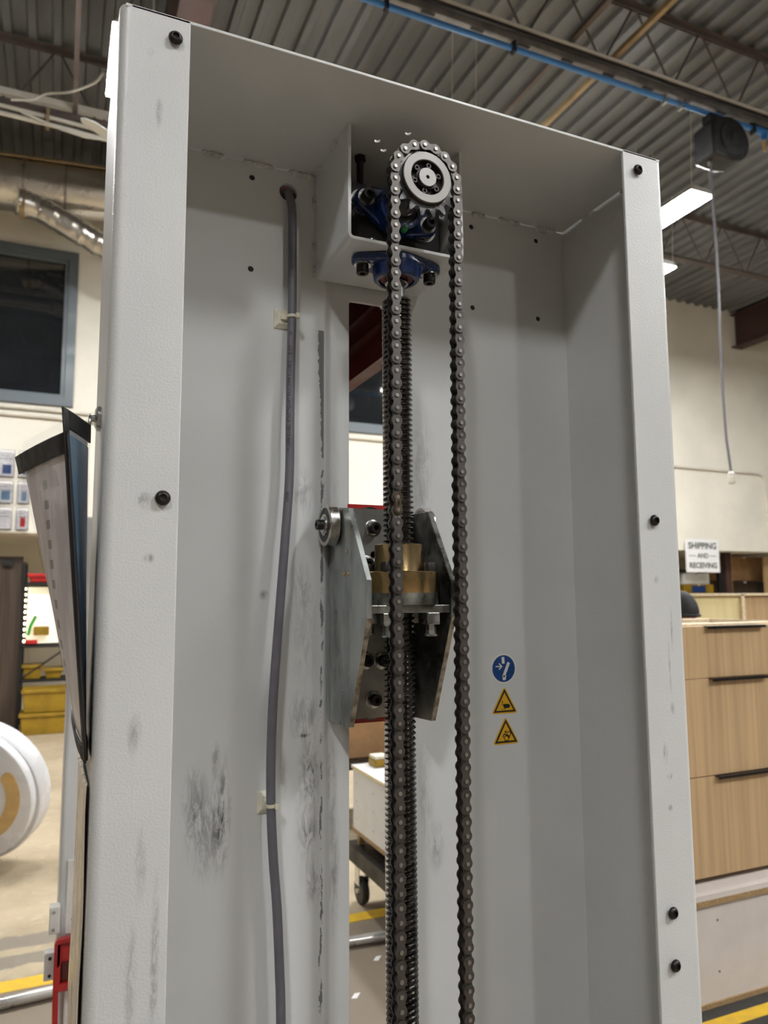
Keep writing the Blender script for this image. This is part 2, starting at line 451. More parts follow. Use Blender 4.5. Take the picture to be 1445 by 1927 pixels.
def hull(pts):
    pts = sorted(set((round(a, 6), round(b, 6)) for a, b in pts))
    def half(ps):
        h = []
        for q in ps:
            while len(h) > 1 and (h[-1][0] - h[-2][0]) * (q[1] - h[-2][1]) - (h[-1][1] - h[-2][1]) * (q[0] - h[-2][0]) <= 0: h.pop()
            h.append(q)
        return h
    a, b = half(pts), half(pts[::-1])
    return a[:-1] + b[:-1]

def text_mesh(body, size, align='CENTER', shear=0.0, offset=0.0, extrude=.0):
    cu = bpy.data.curves.new('lettering', 'FONT'); cu.body = body; cu.size = size
    cu.align_x = align; cu.align_y = 'CENTER'; cu.shear = shear; cu.offset = offset; cu.extrude = extrude; cu.resolution_u = 3
    o = bpy.data.objects.new('lettering', cu); COL.objects.link(o)
    bpy.context.view_layer.update()
    me = bpy.data.meshes.new_from_object(o.evaluated_get(bpy.context.evaluated_depsgraph_get()))
    vs = [v.co.copy() for v in me.vertices]; fs = [tuple(p.vertices) for p in me.polygons]
    bpy.data.objects.remove(o); bpy.data.curves.remove(cu); bpy.data.meshes.remove(me)
    return vs, fs

def socket_screw(g, hole, c, d, rh, h, button=False, n=18):
    """socket head: head into g along unit vector d (outwards) from c; dark hex recess into hole"""
    c, d = Vector(c), Vector(d).normalized()
    a = d.orthogonal().normalized(); b = d.cross(a)
    prof = [(rh, 0), (rh, h * .35), (rh * .93, h * .6), (rh * .75, h * .88), (rh * .58, h)] if button else [(rh, 0), (rh, h * .9), (rh * .92, h)]
    prof += [(rh * .5, h), (rh * .48, h * .45), (0.0001, h * .4)]
    vs = []
    for r, t in prof:
        vs += [c + d * t + (a * math.cos(2 * PI * i / n) + b * math.sin(2 * PI * i / n)) * r for i in range(n)]
    fs = [(j * n + i, j * n + (i + 1) % n, (j + 1) * n + (i + 1) % n, (j + 1) * n + i) for j in range(len(prof) - 1) for i in range(n)]
    fs.append(tuple(range(n)))
    g.add(vs, fs)

# ================================================================== THE SHOP (setting)
CEIL, YW, SOF = 7.0, 9.14, 2.39
XL, XR, YF, YB = -8.0, 16.0, -13.0, 11.4
struct('floor', G().box((XL, YF, -.1), (XR, YB, 0)), 'concrete')
# corrugated steel roof deck, flutes running along y
prof = []
x = XL
while x < XR + .2:
    prof += [(x, CEIL), (x + .062, CEIL), (x + .080, CEIL + .045), (x + .202, CEIL + .045)]
    x += .22
g = G()
vs, fs = [], []
for (a, b) in prof: vs += [(a, YF, b), (a, YW + .2, b)]
for i in range(len(prof) - 1): fs.append((2 * i, 2 * i + 2, 2 * i + 3, 2 * i + 1))
g.add(vs, fs)
ceil = struct('ceiling', g, 'deck')
ceil.modifiers.new('solid', 'SOLIDIFY').thickness = .004
rect = lambda a, b, c, d: [(a, b), (c, b), (c, d), (a, d)]
win = [(-1.9, 4.0, .012, 6.01), (2.9, 4.0, 5.4, 6.01)]
struct('wall_back', G().prism(rect(XL, SOF, XR, CEIL + .05), 'y', YW, YW + .2, [rect(*q) for q in win]), 'wall')
struct('wall_left', G().box((XL - .1, YF, 0), (XL, YB, CEIL + .05)), 'wall_far')
struct('wall_right', G().box((XR, YF, 0), (XR + .1, YB, CEIL + .05)), 'wall_far')
struct('wall_front', G().box((XL, YF - .1, 0), (XR, YF, CEIL + .05)), 'wall_far')
struct('wall_alcove', G().box((XL, YB, 0), (XR, YB + .1, SOF + .1)), 'wall')
struct('ceiling_alcove', G().box((XL, YW + .2, SOF), (XR, YB, SOF + .1)), 'wall')
for i, (a, b, c, d) in enumerate(win):
    wf = bpy.data.objects.new('window_%d' % (i + 1), None); COL.objects.link(wf); wf.location = ((a + c) / 2, YW, b)
    wf['kind'] = 'structure'
    e = .10
    G().prism(rect(a - .01, b - .01, c + .01, d + .01), 'y', YW - .035, YW + .08, [rect(a + e, b + e, c - e, d - e)]).build('window_frame', 'winframe', wf, False, bev=.006)
    G().prism(rect(a + e - .005, b + e - .005, c - e + .005, d - e + .005), 'y', YW - .005, YW + .05, [rect(a + e + .045, b + e + .045, c - e - .045, d - e - .045)]).build('glazing_bead', 'winframe', wf, False, bev=.004)
    G().box((a + e, YW + .03, b + e), (c - e, YW + .04, d - e)).build('pane', 'glass_dark', wf, False)

# ---- roof steel
for nm, x, lab in (('roof_girder', .78, 'maroon steel roof girder behind the top left of the grey column'),
                   ('roof_girder', 11.72, 'maroon steel roof girder running into the cream wall at far right')):
    t = thing(nm, lab, 'girder', (x, 5, 6.29), 'roof girders')
    y0, y1 = (-6, YW) if x < 5 else (0, YW)
    G().box((x - .13, y0, 6.29), (x + .13, y1, 6.31)).build('bottom_flange', 'girder', t, False)
    G().box((x - .13, y0, 6.93), (x + .13, y1, 6.95)).build('top_flange', 'girder', t, False)
    G().box((x - .008, y0, 6.31), (x + .008, y1, 6.93)).build('web', 'girder', t, False)
labs = {3.98: 'brown open-web roof joist above the blue air pipe', 6.65: 'brown open-web roof joist crossing behind the left ceiling light',
        1.31: 'brown open-web roof joist nearest overhead, out of the view'}
for yj, lab in labs.items():
    t = thing('roof_joist', lab, 'joist', (5, yj, 6.3), 'open-web roof joists')
    for dz0, nm in ((6.93, 'top_chord'), (6.28, 'bottom_chord')):
        gg = G()
        for sgn in (-1, 1):
            gg.box((-3, yj + sgn * .012 - (.03 if sgn < 0 else 0), dz0 if nm == 'bottom_chord' else dz0 + .055), (12.5, yj + sgn * .012 + (.03 if sgn > 0 else 0), dz0 + .006 if nm == 'bottom_chord' else dz0 + .061))
            gg.box((-3, yj + sgn * .012 - .003, dz0), (12.5, yj + sgn * .012 + .003, dz0 + .061))
        gg.build(nm, 'joist', t, False)
    k, x = 0, -1.86
    while x < 10.6 if yj > 2 else x < 6:
        a, b = (x, x + .36)
        me = G().cyl((a, yj, 6.94 if k % 2 == 0 else 6.32), (b, yj, 6.32 if k % 2 == 0 else 6.94), .011, n=6)
        me.build('web_bar', 'joist', t)
        x += .41 if k % 2 else .40
        k += 1
for x, lab in ((4.31, 'tan steel bridging bar crossing above the blue pipe, nearer the right edge'), (3.83, 'dull tan bridging bar left of the brighter one above the column'),
               (-.085, 'brown bridging bar at upper left beside the left ceiling light')):
    ye = YW if x > 0 else 6.95
    tag(G().box((x - .022, 1.3, 6.345), (x + .022, ye, 6.352)).box((x - .022, 1.3, 6.352), (x - .016, ye, 6.392)).build('bridging_bar', 'tan_steel' if x > 4 else 'joist', None, False), lab, 'bracing bar', 'roof bridging bars')

# ---- services hung on the joist at y = 3.98
t = thing('strut_channel', 'grey metal strut channel hung along the joist above the blue pipe', 'channel', (4, 3.98, 6.2))
G().prism([(3.955, 6.20), (4.005, 6.20), (4.005, 6.26), (3.995, 6.26), (3.995, 6.21), (3.965, 6.21), (3.965, 6.26), (3.955, 6.26)], 'x', 1.2, 9.5).build('channel', 'strut', t, False)
for i in range(16): G().box((1.5 + i * .45, 3.965, 6.196), (1.62 + i * .45, 3.995, 6.2)).build('slot', 'black', t, False)
for i, x in enumerate((2.1, 3.26, 4.9, 5.1, 6.04, 7.2)):
    G().box((x - .012, 3.95, 6.10), (x + .012, 4.01, 6.2)).cyl((x, 3.98, 6.2), (x, 3.98, 6.38), .006, n=8).build('pipe_clip', 'zinc' if i in (2, 3) else 'black', t, False)
tag(G().cyl((1.2, 3.94, 6.32), (9.5, 3.94, 6.335), .017, n=10).build('electrical_conduit', 'conduit'), 'pale electrical conduit running along the top of the strut channel', 'conduit')
tag(G().tube([(1.2 + i * .4, 3.93, 6.265 + .008 * math.sin(i * 1.7)) for i in range(21)], .008, 6).build('black_cable', 'black'), 'thin black cable lying along the strut channel', 'cable')
t = thing('air_pipe', 'bright blue compressed air pipe slung under the strut channel', 'pipe', (4, 3.98, 6.14))
G().cyl((1.2, 3.99, 6.145), (6.05, 3.99, 6.165), .024, n=14).build('pipe', 'bluepipe', t)
tee = G().cyl((6.05, 3.99, 6.165), (6.36, 3.99, 6.166), .033, n=14).cyl((6.2, 3.99, 6.165), (6.2, 3.99, 6.08), .03, n=14).build('tee_fitting', 'bluepipe', t)
G().cyl((6.2, 3.99, 6.08), (6.2, 3.99, 6.01), .018, n=10).cyl((6.2, 3.99, 6.01), (6.2, 3.99, 5.96), .012, n=8).build('brass_valve', 'tan', tee)
G().cyl((6.36, 3.99, 6.166), (9.5, 3.99, 6.17), .024, n=14).build('pipe', 'bluepipe', t)
# cord reel
t = thing('cord_reel', 'charcoal retractable cord reel hanging from the strut channel', 'cord reel', (5.58, 3.98, 5.85))
ol = [(5.36, 5.67), (5.60, 5.655), (5.72, 5.68)] + circle(5.61, 5.87, .225, 14, R(-50), R(105)) + [(5.42, 6.04), (5.36, 5.98)]
G().prism(ol, 'y', 3.86, 4.10).build('housing', 'reel', t, True, bev=.02)
G().lathe([(.17, 0), (.165, -.012), (.06, -.018), (.05, -.03), (.001, -.03)], (5.62, 3.86, 5.87), 'y', 24).build('side_cover', 'reel', t)
G().box((5.42, 3.93, 6.05), (5.50, 4.03, 6.12)).box((5.66, 3.93, 6.05), (5.74, 4.03, 6.12)).box((5.42, 3.93, 6.11), (5.74, 4.03, 6.125)).build('mounting_bracket', 'black', t, False)
G().cyl((5.435, 3.98, 5.66), (5.435, 3.98, 5.63), .022, n=10).build('cord_stop', 'zinc', t)
path = [(5.435 + .04 * ((6 - i) / 6 - 1) * -1 + (.012 * math.sin(i * .9)), 3.98, 5.64 - i * .247) for i in range(13)]
path = [(5.437, 3.98, 5.64), (5.44, 3.98, 5.3), (5.455, 3.98, 4.8), (5.445, 3.98, 4.3), (5.43, 3.98, 3.9), (5.425, 3.98, 3.4), (5.435, 3.98, 3.0), (5.468, 3.98, 2.70)]
G().tube(path, .011, 8).build('cord', 'cable', t)
pl = G().lathe([(.012, .05), (.03, .035), (.034, 0), (.034, -.05), (.026, -.06), (.001, -.06)], (5.47, 3.98, 2.65), 'z', 14).build('plug', 'wire', t)
G().lathe([(.036, .01), (.036, -.005)], (5.47, 3.98, 2.645), 'z', 14).lathe([(.036, -.02), (.036, -.03)], (5.47, 3.98, 2.645), 'z', 14).build('plug_ring', 'nylon', pl)

# ---- ceiling lights
def light(x, y, z, lab, wdt=.34, ln=.90, group='ceiling lights', cord=False):
    t = thing('ceiling_light', lab, 'ceiling light', (x, y, z), group)
    x0, x1, y0, y1 = x - wdt / 2, x + wdt / 2, y - ln / 2, y + ln / 2
    G().prism([(x0, z + .012), (x1, z + .012), (x1 - .06, z + .075), (x0 + .06, z + .075)], 'y', y0 - .012, y1 + .012).build('housing', 'fixture', t, False, bev=.004)
    G().box((x0 + .008, y0, z), (x1 - .008, y1, z + .011)).build('diffuser', 'lamp', t, False)
    for yy in (y0 + .02, y1 - .02):
        G().cyl((x0 + .04, yy, z + .06), (x0 + .04, yy - .05, CEIL), .0035, n=5).cyl((x1 - .04, yy, z + .06), (x1 - .04, yy - .05, CEIL), .0035, n=5).build('hanger_wire', 'wire', t)
    return t
light(.33, 5.27, 6.0, 'lit ceiling light peeking out left of the column top')
light(6.30, 5.32, 6.0, 'large lit ceiling light right of the column, under the cord reel', ln=.9)
light(3.30, 5.32, 6.0, 'lit ceiling light hidden straight behind the column top')
light(7.30, 6.55, 6.0, 'small distant ceiling light at the column right edge, below the larger one', .30, .3)
for yy, xs_ in ((.9, (6.6,)), (-3.5, (2.8, 6.4)), (-4.4, (-2.4,)), (-9.6, (2.1,))):
    for xx in xs_:
        light(xx, yy, 6.0, 'white ceiling light on wires, overhead or behind the viewer', group='ceiling lights out of the view')
light(9.5, 5.3, 6.0, 'white ceiling light near the far right of the shop, out of the view')
light(9.5, -1.5, 6.0, 'white ceiling light to the far right behind the viewer')
light(-2.9, 5.3, 6.0, 'white ceiling light to the far left, out of the view')

# ---- left side services
tag(G().prism([(6.60, 6.365), (6.66, 6.365), (6.66, 6.43), (6.652, 6.43), (6.652, 6.373), (6.608, 6.373), (6.608, 6.43), (6.60, 6.43)], 'x', -3, 3).build('pale_strut', 'conduit', None, False), 'pale metal strut channel above the conduits at upper left', 'channel')
for i, (z, y) in enumerate(((6.255, 6.62), (6.205, 6.66), (6.165, 6.60))):
    tag(G().tube([(-3, y, z), (-1, y, z), (-.2, y, z - .02), (.2, y, z - .04), (1.2, y, z - .06)], .020, 8).build('pale_conduit', 'conduit'),
        ('upper', 'middle', 'lowest')[i] + ' of three pale conduits below the joist at upper left', 'conduit', 'conduits at upper left')
t = thing('cable_clamp', 'tan strap clamping the pale conduits together at upper left', 'clamp', (-.32, 6.62, 6.13))
G().box((-.34, 6.565, 6.14), (-.31, 6.69, 6.15)).box((-.34, 6.565, 6.14), (-.31, 6.572, 6.30)).box((-.34, 6.683, 6.14), (-.31, 6.69, 6.30)).build('strap', 'tan_steel', t, False)
tag(G().tube([(-.55, 6.56, 6.19), (-.2, 6.55, 6.10), (.02, 6.55, 6.075), (.2, 6.56, 6.10)], .012, 8).build('sagging_cable', 'wire'), 'pale cable sagging below the conduits at upper left', 'cable')
tag(G().tube(catmull([(-.64, 6.5, 6.25), (-.46, 6.48, 6.29), (-.33, 6.40, 6.33), (-.14, 6.15, 6.235), (.01, 6.0, 6.235), (.09, 5.88, 6.23), (.14, 5.78, 6.25), (.17, 5.65, 6.07)]), .011, 8).build('lamp_whip', 'wire'),
    'pale flexible lamp cord curving up to the left ceiling light', 'cable')
# ceiling fan (its blade shows left of the column)
t = thing('ceiling_fan', 'white ceiling fan whose blade tip shows left of the column', 'ceiling fan', (.51, 5.3, 5.2))
G().lathe([(.001, -.06), (.07, -.055), (.11, -.02), (.11, .05), (.05, .09), (.001, .09)], (.51, 5.3, 5.2), 'z', 20).build('motor', 'fixture', t)
G().cyl((.51, 5.3, 5.28), (.51, 5.3, CEIL), .014, n=8).build('downrod', 'fixture', t)
for k in range(3):
    a = R(219 + 120 * k)
    ol = [(.09, -.05), (.55, -.072), (.64, -.060), (.685, -.02), (.68, .03), (.62, .068), (.5, .075), (.09, .05)]
    gg = G().prism(ol, 'z', -.006, .006)
    gg.xf(Matrix.Translation((.51, 5.3, 5.2)) @ Matrix.Rotation(a, 4, 'Z') @ Matrix.Rotation(R(-14), 4, 'X'))
    gg.build('blade', 'fixture', t, False, bev=.003)
# foil ducts
def wob(p, s, a): return a * noise.noise(Vector(p) * s)
t = thing('main_duct', 'fat foil-wrapped air duct along the wall at upper left', 'duct', (-.5, 8.3, 6.4))
gg = G()
NU, NV = 60, 28
def ductp(u, v):
    x = -4 + u * 6.5; a = 2 * PI * v
    rr = .295 + wob((x * 3, math.cos(a) * 2, math.sin(a) * 2), 1.6, .008)
    return (x, 8.3 + rr * math.cos(a), 6.375 + .075 * (x + .5) + rr * math.sin(a))
gg.grid(ductp, NU, NV).build('foil_jacket', 'foil', t)
for x in (-.60, -.16):
    gg = G(); z = 6.375 + .075 * (x + .5)
    gg.lathe([(.302, -.014), (.306, -.004), (.306, .004), (.302, .014), (.28, .014), (.28, -.014)], (x, 8.3, z), 'x', 32, close=True).build('seam_band', 'strut', t)
gg = G()
gg.grid(lambda u, v: (-4 + u * 6.5, 8.3 + .315 * math.cos(R(40 + 100 * v)), 6.39 + .075 * (-3.5 + u * 6.5) + .315 * math.sin(R(40 + 100 * v))), 20, 8).build('kraft_top', 'kraft', t, solid=.02)
pts = [(-.66, 8.10, 6.06), (-.42, 8.15, 6.05), (-.15, 8.15, 5.93), (.12, 8.15, 5.80), (.35, 8.15, 5.70), (.7, 8.15, 5.62)]
fine = []
for i in range(len(pts) - 1):
    for k in range(8): fine.append(Vector(pts[i]).lerp(Vector(pts[i + 1]), k / 8))
gg = G().tube(fine, [.140 + .005 * math.sin(i * 2.1) + .006 * random.random() for i in range(len(fine))], 18)
gg.v = [q + Vector((wob(q, 9, .012), wob(q + Vector((3, 0, 0)), 9, .012), wob(q + Vector((0, 5, 0)), 9, .012))) for q in gg.v]
gg.build('branch_sleeve', 'foil', t, label='crinkled flexible foil branch running down behind the column')
G().lathe([(.155, -.03), (.155, .03), (.13, .03), (.13, -.03)], (-.6, 8.12, 6.05), 'x', 20, close=True).build('collar', 'tan_steel', t)
# ---- on the back wall
def bend(a, c, b, n=8):
    a, c, b = Vector(a), Vector(c), Vector(b)
    return [a * (1 - i / n) ** 2 + c * 2 * (i / n) * (1 - i / n) + b * (i / n) ** 2 for i in range(n + 1)]
tag(G().tube([(-4, YW - .03, 3.93), (-1, YW - .03, 3.93), (6, YW - .03, 3.89)] + bend((12.0, YW - .03, 3.875), (12.22, YW - .03, 3.875), (12.22, YW - .03, 3.65)) + [(12.22, YW - .03, SOF)], .022, 8).build('wall_conduit', 'conduit'),
    'long pale conduit across the cream wall, bending down at far right', 'conduit')
tag(G().tube([(-4, YW - .03, 3.835), (-.5, YW - .03, 3.835), (2.2, YW - .03, 3.80)], .02, 8).build('wall_conduit', 'conduit'), 'lower of two pale conduits below the dark window at left', 'conduit')
# literature pockets
n = 0
ROWN = ('top', 'middle', 'bottom')
for r, (z0, z1) in enumerate(((3.06, 3.40), (2.74, 3.02), (2.42, 2.70))):
    for c, (x0, x1) in enumerate(((-.86, -.60), (-.56, -.42))):
        t = thing('card_pocket', '%s clear acrylic card pocket in the %s column on the wall at left' % (ROWN[r], ('left', 'right')[c]), 'card holder', (x0, YW - .05, z0), 'card pockets on the wall')
        G().box((x0, YW - .05, z0), (x1, YW - .047, z1 - .05)).box((x0, YW - .05, z0), (x1, YW - .002, z0 + .004)).box((x0, YW - .006, z0), (x1, YW - .002, z1)).build('acrylic', 'clear', t, False)
        G().box((x0 + .01, YW - .03, z0 + .01), (x1 - .01, YW - .026, z1 - .015)).build('card', 'paper', t, False)
        if (r, c) != (2, 0):
            G().box((x0 + .13 if c == 0 else x0 + .05, YW - .033, z0 + .04), (x1 - .035, YW - .030, z0 + .15)).build('printed_block', ('sblue', 'bluesheet', 'redbin')[r], t, False)
        gg = G()
        for k in range(3): gg.box((x0 + .03, YW - .033, z1 - .05 - k * .035), (x1 - .03 - .03 * (k % 2), YW - .030, z1 - .042 - k * .035))
        gg.build('printed_line', 'strut', t, False)
# the hanging sign
t = thing('hanging_sign', 'white SHIPPING AND RECEIVING sign hung at the wall lower edge', 'sign', (10.72, YW - .06, 1.93))
sx0, sx1, sz0, sz1 = 10.10, 10.90, 1.99, 2.58
G().prism(rect(sx0, sz0, sx1, sz1), 'y', YW - .06, YW - .045).build('board', 'signwhite', t, False, bev=.02, label='white board')
def flat_text(body, size, cx, cz, y, mat, parent, name='lettering', **kw):
    v_, f_ = text_mesh(body, size, **kw)
    G().add([(cx + q.x, y - .0 + q.z * .0, cz + q.y) for q in v_], f_).build(name, mat, parent, False)
flat_text('SHIPPING', .16, 10.50, 2.46, YW - .062, 'sblack', t, offset=.004)
flat_text('AND', .12, 10.50, 2.285, YW - .062, 'sblack', t, offset=.003)
flat_text('RECEIVING', .135, 10.50, 2.11, YW - .062, 'sblack', t, offset=.004)
G().box((sx0 + .07, YW - .062, 2.28), (sx0 + .24, YW - .060, 2.29)).box((sx1 - .24, YW - .062, 2.28), (sx1 - .07, YW - .060, 2.29)).build('rule_line', 'sblack', t, False)

# ---- alcove contents, left
t = thing('wood_panel', 'tall dark brown wood panel standing under the wall edge at left', 'panel', (-.7, 9.5, 0))
G().box((-1.4, 9.5, 0), (-.47, 9.56, 2.12)).build('board', 'oakdoor', t, False, bev=.004)
G().box((-.70, 9.45, 2.0), (-.58, 9.5, 2.07)).build('bracket', 'darkbox', t, False)
t = thing('storage_rack', 'black metal storage rack stacked with totes behind the white disc', 'rack', (-.1, 9.7, 0))
for x in (-.45, .55):
    for y in (9.48, 9.95): G().box((x - .02, y - .02, 0), (x + .02, y + .02, 2.05)).build('post', 'darkbox', t, False)
for z in (.60, 1.02, 1.80): G().box((-.45, 9.46, z - .03), (.55, 9.97, z - .001)).build('shelf', 'darkbox', t, False)
G().cyl((-.43, 9.45, .62), (.1, 9.45, 1.0), .012, n=6).build('brace', 'darkbox', t)
def tote(x0, y0, z0, dx, dy, h, mat, lab, grp='totes on the storage rack'):
    tt = thing('storage_tote', lab, 'tote', (x0 + dx / 2, y0 + dy / 2, z0), grp)
    gg = G()
    gg.add([(x0 + .02, y0 + .02, z0), (x0 + dx - .02, y0 + .02, z0), (x0 + dx - .02, y0 + dy - .02, z0), (x0 + .02, y0 + dy - .02, z0),
            (x0, y0, z0 + h), (x0 + dx, y0, z0 + h), (x0 + dx, y0 + dy, z0 + h), (x0, y0 + dy, z0 + h)],
           [(0, 3, 2, 1), (4, 5, 6, 7), (0, 1, 5, 4), (1, 2, 6, 5), (2, 3, 7, 6), (3, 0, 4, 7)])
    gg.build('body', mat, tt, False, bev=.01)
    G().box((x0 - .015, y0 - .015, z0 + h - .03), (x0 + dx + .015, y0 + dy + .015, z0 + h + .01)).build('rim', mat, tt, False, bev=.005)
tote(-.405, 9.02, .0, .62, .42, .24, 'yellowbin', 'mustard yellow tote on the floor, lowest of the stack behind the white disc')
tote(-.39, 9.03, .255, .62, .42, .26, 'yellowbin', 'mustard yellow tote stacked on the lowest one behind the white disc')
tote(-.42, 9.52, .60, .22, .3, .17, 'yellowbin', 'small yellow bin at the left of the middle rack shelf')
tote(-.17, 9.52, .60, .2, .3, .12, 'yellowbin', 'small low yellow bin in the middle of the rack shelf')
tote(.06, 9.52, .60, .2, .3, .2, 'redbin', 'red bin at the right of the middle rack shelf')
tote(-.40, 9.5, 1.80, .34, .35, .10, 'redbin', 'red tray on the top of the storage rack')
t = thing('lighted_display', 'glowing cream display case with a column of bulbs on the rack', 'display', (-.1, 9.6, 1.02))
G().box((-.40, 9.58, 1.03), (.40, 9.62, 1.74)).build('backlit_panel', 'lit', t, False)
for z in (1.02, 1.74): G().box((-.42, 9.54, z), (.42, 9.66, z + .02)).build('case_rail', 'darkbox', t, False)
for k in range(10): G().lathe([(.001, -.016), (.014, -.01), (.018, 0), (.014, .01), (.001, .016)], (-.425 - .001 * k, 9.53, 1.07 + k * .072), 'z', 10).build('bulb', 'bulb', t)
G().box((-.32, 9.50, 1.14), (-.14, 9.57, 1.25)).build('yellow_cup', 'yellowbin', t, False, bev=.01)
G().tube([(-.38, 9.55, 1.14), (-.36, 9.55, 1.25), (-.30, 9.55, 1.38)], .02, 8).build('green_ribbon', 'green', t)
G().box((-.41, 9.48, 1.04), (-.27, 9.57, 1.085)).build('red_block', 'redbin', t, False)

# ---- alcove contents, right
t = thing('parcel_rack', 'black shelf rack behind the hanging sign at right', 'rack', (10.8, 9.7, 0))
for x in (10.25, 11.35):
    for y in (9.5, 9.95): G().box((x - .06, y - .03, 0), (x + .06, y + .03, 2.12)).build('post', 'darkbox', t, False)
for z in (1.0, 1.60, 2.05): G().box((10.2, 9.47, z - .03), (11.4, 9.97, z)).build('shelf', 'darkbox', t, False)
def crate(x0, y0, z0, dx, dy, h, mat, lab, nm='parcel_box', band=None, lid='paper'):
    tt = thing(nm, lab, 'box', (x0 + dx / 2, y0 + dy / 2, z0))
    G().box((x0, y0, z0), (x0 + dx, y0 + dy, z0 + h)).build('carton', mat, tt, False, bev=.006)
    G().box((x0 + dx * .47, y0 - .001, z0 + h - .03), (x0 + dx * .53, y0 + dy + .001, z0 + h + .002)).build('tape_strip', lid, tt, False)
    if band: G().box((x0 + dx * .25, y0 - .004, z0 + h * .15), (x0 + dx * .72, y0, z0 + h * .85)).build('printed_band', band, tt, False)
crate(10.45, 9.5, 1.79, .62, .35, .20, 'whitebin', 'white case on the rack right under the hanging sign', 'white_case', lid='strut')
crate(10.45, 9.5, 1.61, .72, .40, .175, 'yellowbin', 'ochre carton with a blue band under the white case', band='sblue')
crate(9.72, 9.4, 0, .42, .35, 1.95, 'whitebin', 'tall white box left of the black rack, beside the column edge', 'white_case', lid='strut')
tag(G().box((11.52, 9.5, 0), (11.66, 9.62, SOF)).build('red_post', 'girder', None, False, bev=.008), 'dark red steel post right of the black parcel rack', 'post')
tag(G().box((11.70, 9.6, 0), (11.78, 9.66, SOF)).build('yellow_post', 'tape_y', None, False, bev=.008), 'thin yellow guard post beside the dark red post', 'post')
crate(11.85, 9.9, 1.86, 1.25, .6, .48, 'cardboard', 'orange-brown cardboard box high in the alcove at right', 'cardboard_box')
crate(11.80, 9.85, 1.0, 1.2, .7, .85, 'oakdoor', 'dark brown box below the cardboard one in the alcove', 'cardboard_box')
t = thing('pallet_stand', 'plain wooden stand carrying the boxes in the alcove at right', 'stand', (12.2, 10.1, 0))
for x in (11.8, 12.95):
    for y in (9.9, 10.5): G().box((x, y, 0), (x + .06, y + .06, .96)).build('leg', 'mdf', t, False)
G().box((11.78, 9.84, .96), (13.05, 10.6, 1.0)).build('deck_board', 'mdf', t, False)
tag(G().box((12.42, 9.4, 0), (13.2, 9.44, 2.3)).build('particle_board_sheet', 'mdf', None, False), 'tan particle board sheet upright at the far right of the alcove', 'board')

# ================================================================== LIFT COLUMN
H, D, XC = 2.2735, .246, .4045
TK = .005
col = thing('lift_column', 'tall light grey steel column with open front in the centre', 'machine column', (.4, .123, 0))
def flange_profile(mirror):
    """sheet channel: inner lip edge - front flange - rounded bend - side wall, as a closed outline in x,y"""
    W = .8; Rb = .013; lip = .0785
    outer = [(lip, 0)] + [(Rb + Rb * math.cos(R(a)), Rb + Rb * math.sin(R(a))) for a in range(270, 179, -10)] + [(0, D + .006)]
    inner = [(TK, D + .006)] + [(Rb + (Rb - TK) * math.cos(R(a)), Rb + (Rb - TK) * math.sin(R(a))) for a in range(180, 271, 10)] + [(lip, TK)]
    p = outer + inner
    return [(W - q[0], q[1]) for q in p][::-1] if mirror else p
for mir in (False, True):
    G().prism(flange_profile(mir), 'z', 0.0, H).build('side_channel', 'paint_flange', col, True, bev=.0012)
slot = [(.3734, .30), (.4342, .30), (.4342, 2.0705), (.4292, 2.0755), (.3784, 2.0755), (.3734, 2.0705)]
h5 = [(.2105, 2.244), (.2107, 2.0965), (.5995, 2.2425), (.7352, 2.243), (.599, 2.0953), (.7345, 2.0953), (.075, 2.243), (.075, 2.0953)]
# back panel: two flat sheets either side of a shallow recessed strip that carries the slot
ch = (.2685, 2.2325)
fold = .0085
G().prism(rect(TK, 0, .3285, H - .006), 'y', D, D + .006, [circle(x, z, .0046, 14) for x, z in h5 if x < .33] + [circle(*ch, .0145, 28)]).build('back_panel', 'paint_back', col, False)
G().prism(rect(.4795, 0, .795, H - .006), 'y', D, D + .006, [circle(x, z, .0046, 14) for x, z in h5 if x > .33]).build('back_panel', 'paint_back', col, False)
def foldpts(x0, x1, n=6):
    pts = [(x0, D)]
    for i in range(n + 1):
        t_ = i / n; pts.append((x0 + (x1 - x0) * t_, D + fold * (t_ * t_ * (3 - 2 * t_))))
    return pts[1:]
pa = foldpts(.3285, .343); pb = foldpts(.4795, .465)
for pp in (pa, pb):
    G().prism(pp + [(q[0], q[1] + .006) for q in pp[::-1]], 'z', 0, H - .006).build('panel_fold', 'paint_back', col, True)
G().prism(rect(.343, 0, .465, H - .006), 'y', D + fold, D + fold + .006, [slot]).build('slotted_strip', 'paint_back', col, False)
holes = [circle(.368, .1214, .0042, 12), circle(.4023, .0875, .0042, 12), circle(.3855, .139, .0042, 12)]
G().prism(rect(TK + .001, .0, .8 - TK - .001, D + .006), 'z', H - .004, H, holes).build('top_plate', 'paint', col, False, bev=.0008)
for x, z in h5:
    g1 = G().lathe([(.0044, .001), (.0044, .008), (.0005, .008)], (x, D, z), 'y', 12)
    g1.build('threaded_plug', 'black', col)
for x in (.0612, .7463):
    for z in (2.2438, 1.7065, 1.1692) + ((1.1017,) if x > .4 else ()):
        g1 = G(); socket_screw(g1, None, (x, -.0035, z), (0, -1, 0), .0076, .0048, True, 20)
        g1.lathe([(.004, 0), (.004, .0036)], (x, -.0036, z), 'y', 12)
        g1.lathe([(.0082, -.0045), (.0082, -.0035), (.0070, -.003), (.001, -.003)], (x, 0, z), 'y', 20)
        g1.build('button_screw', 'black_screw', col)
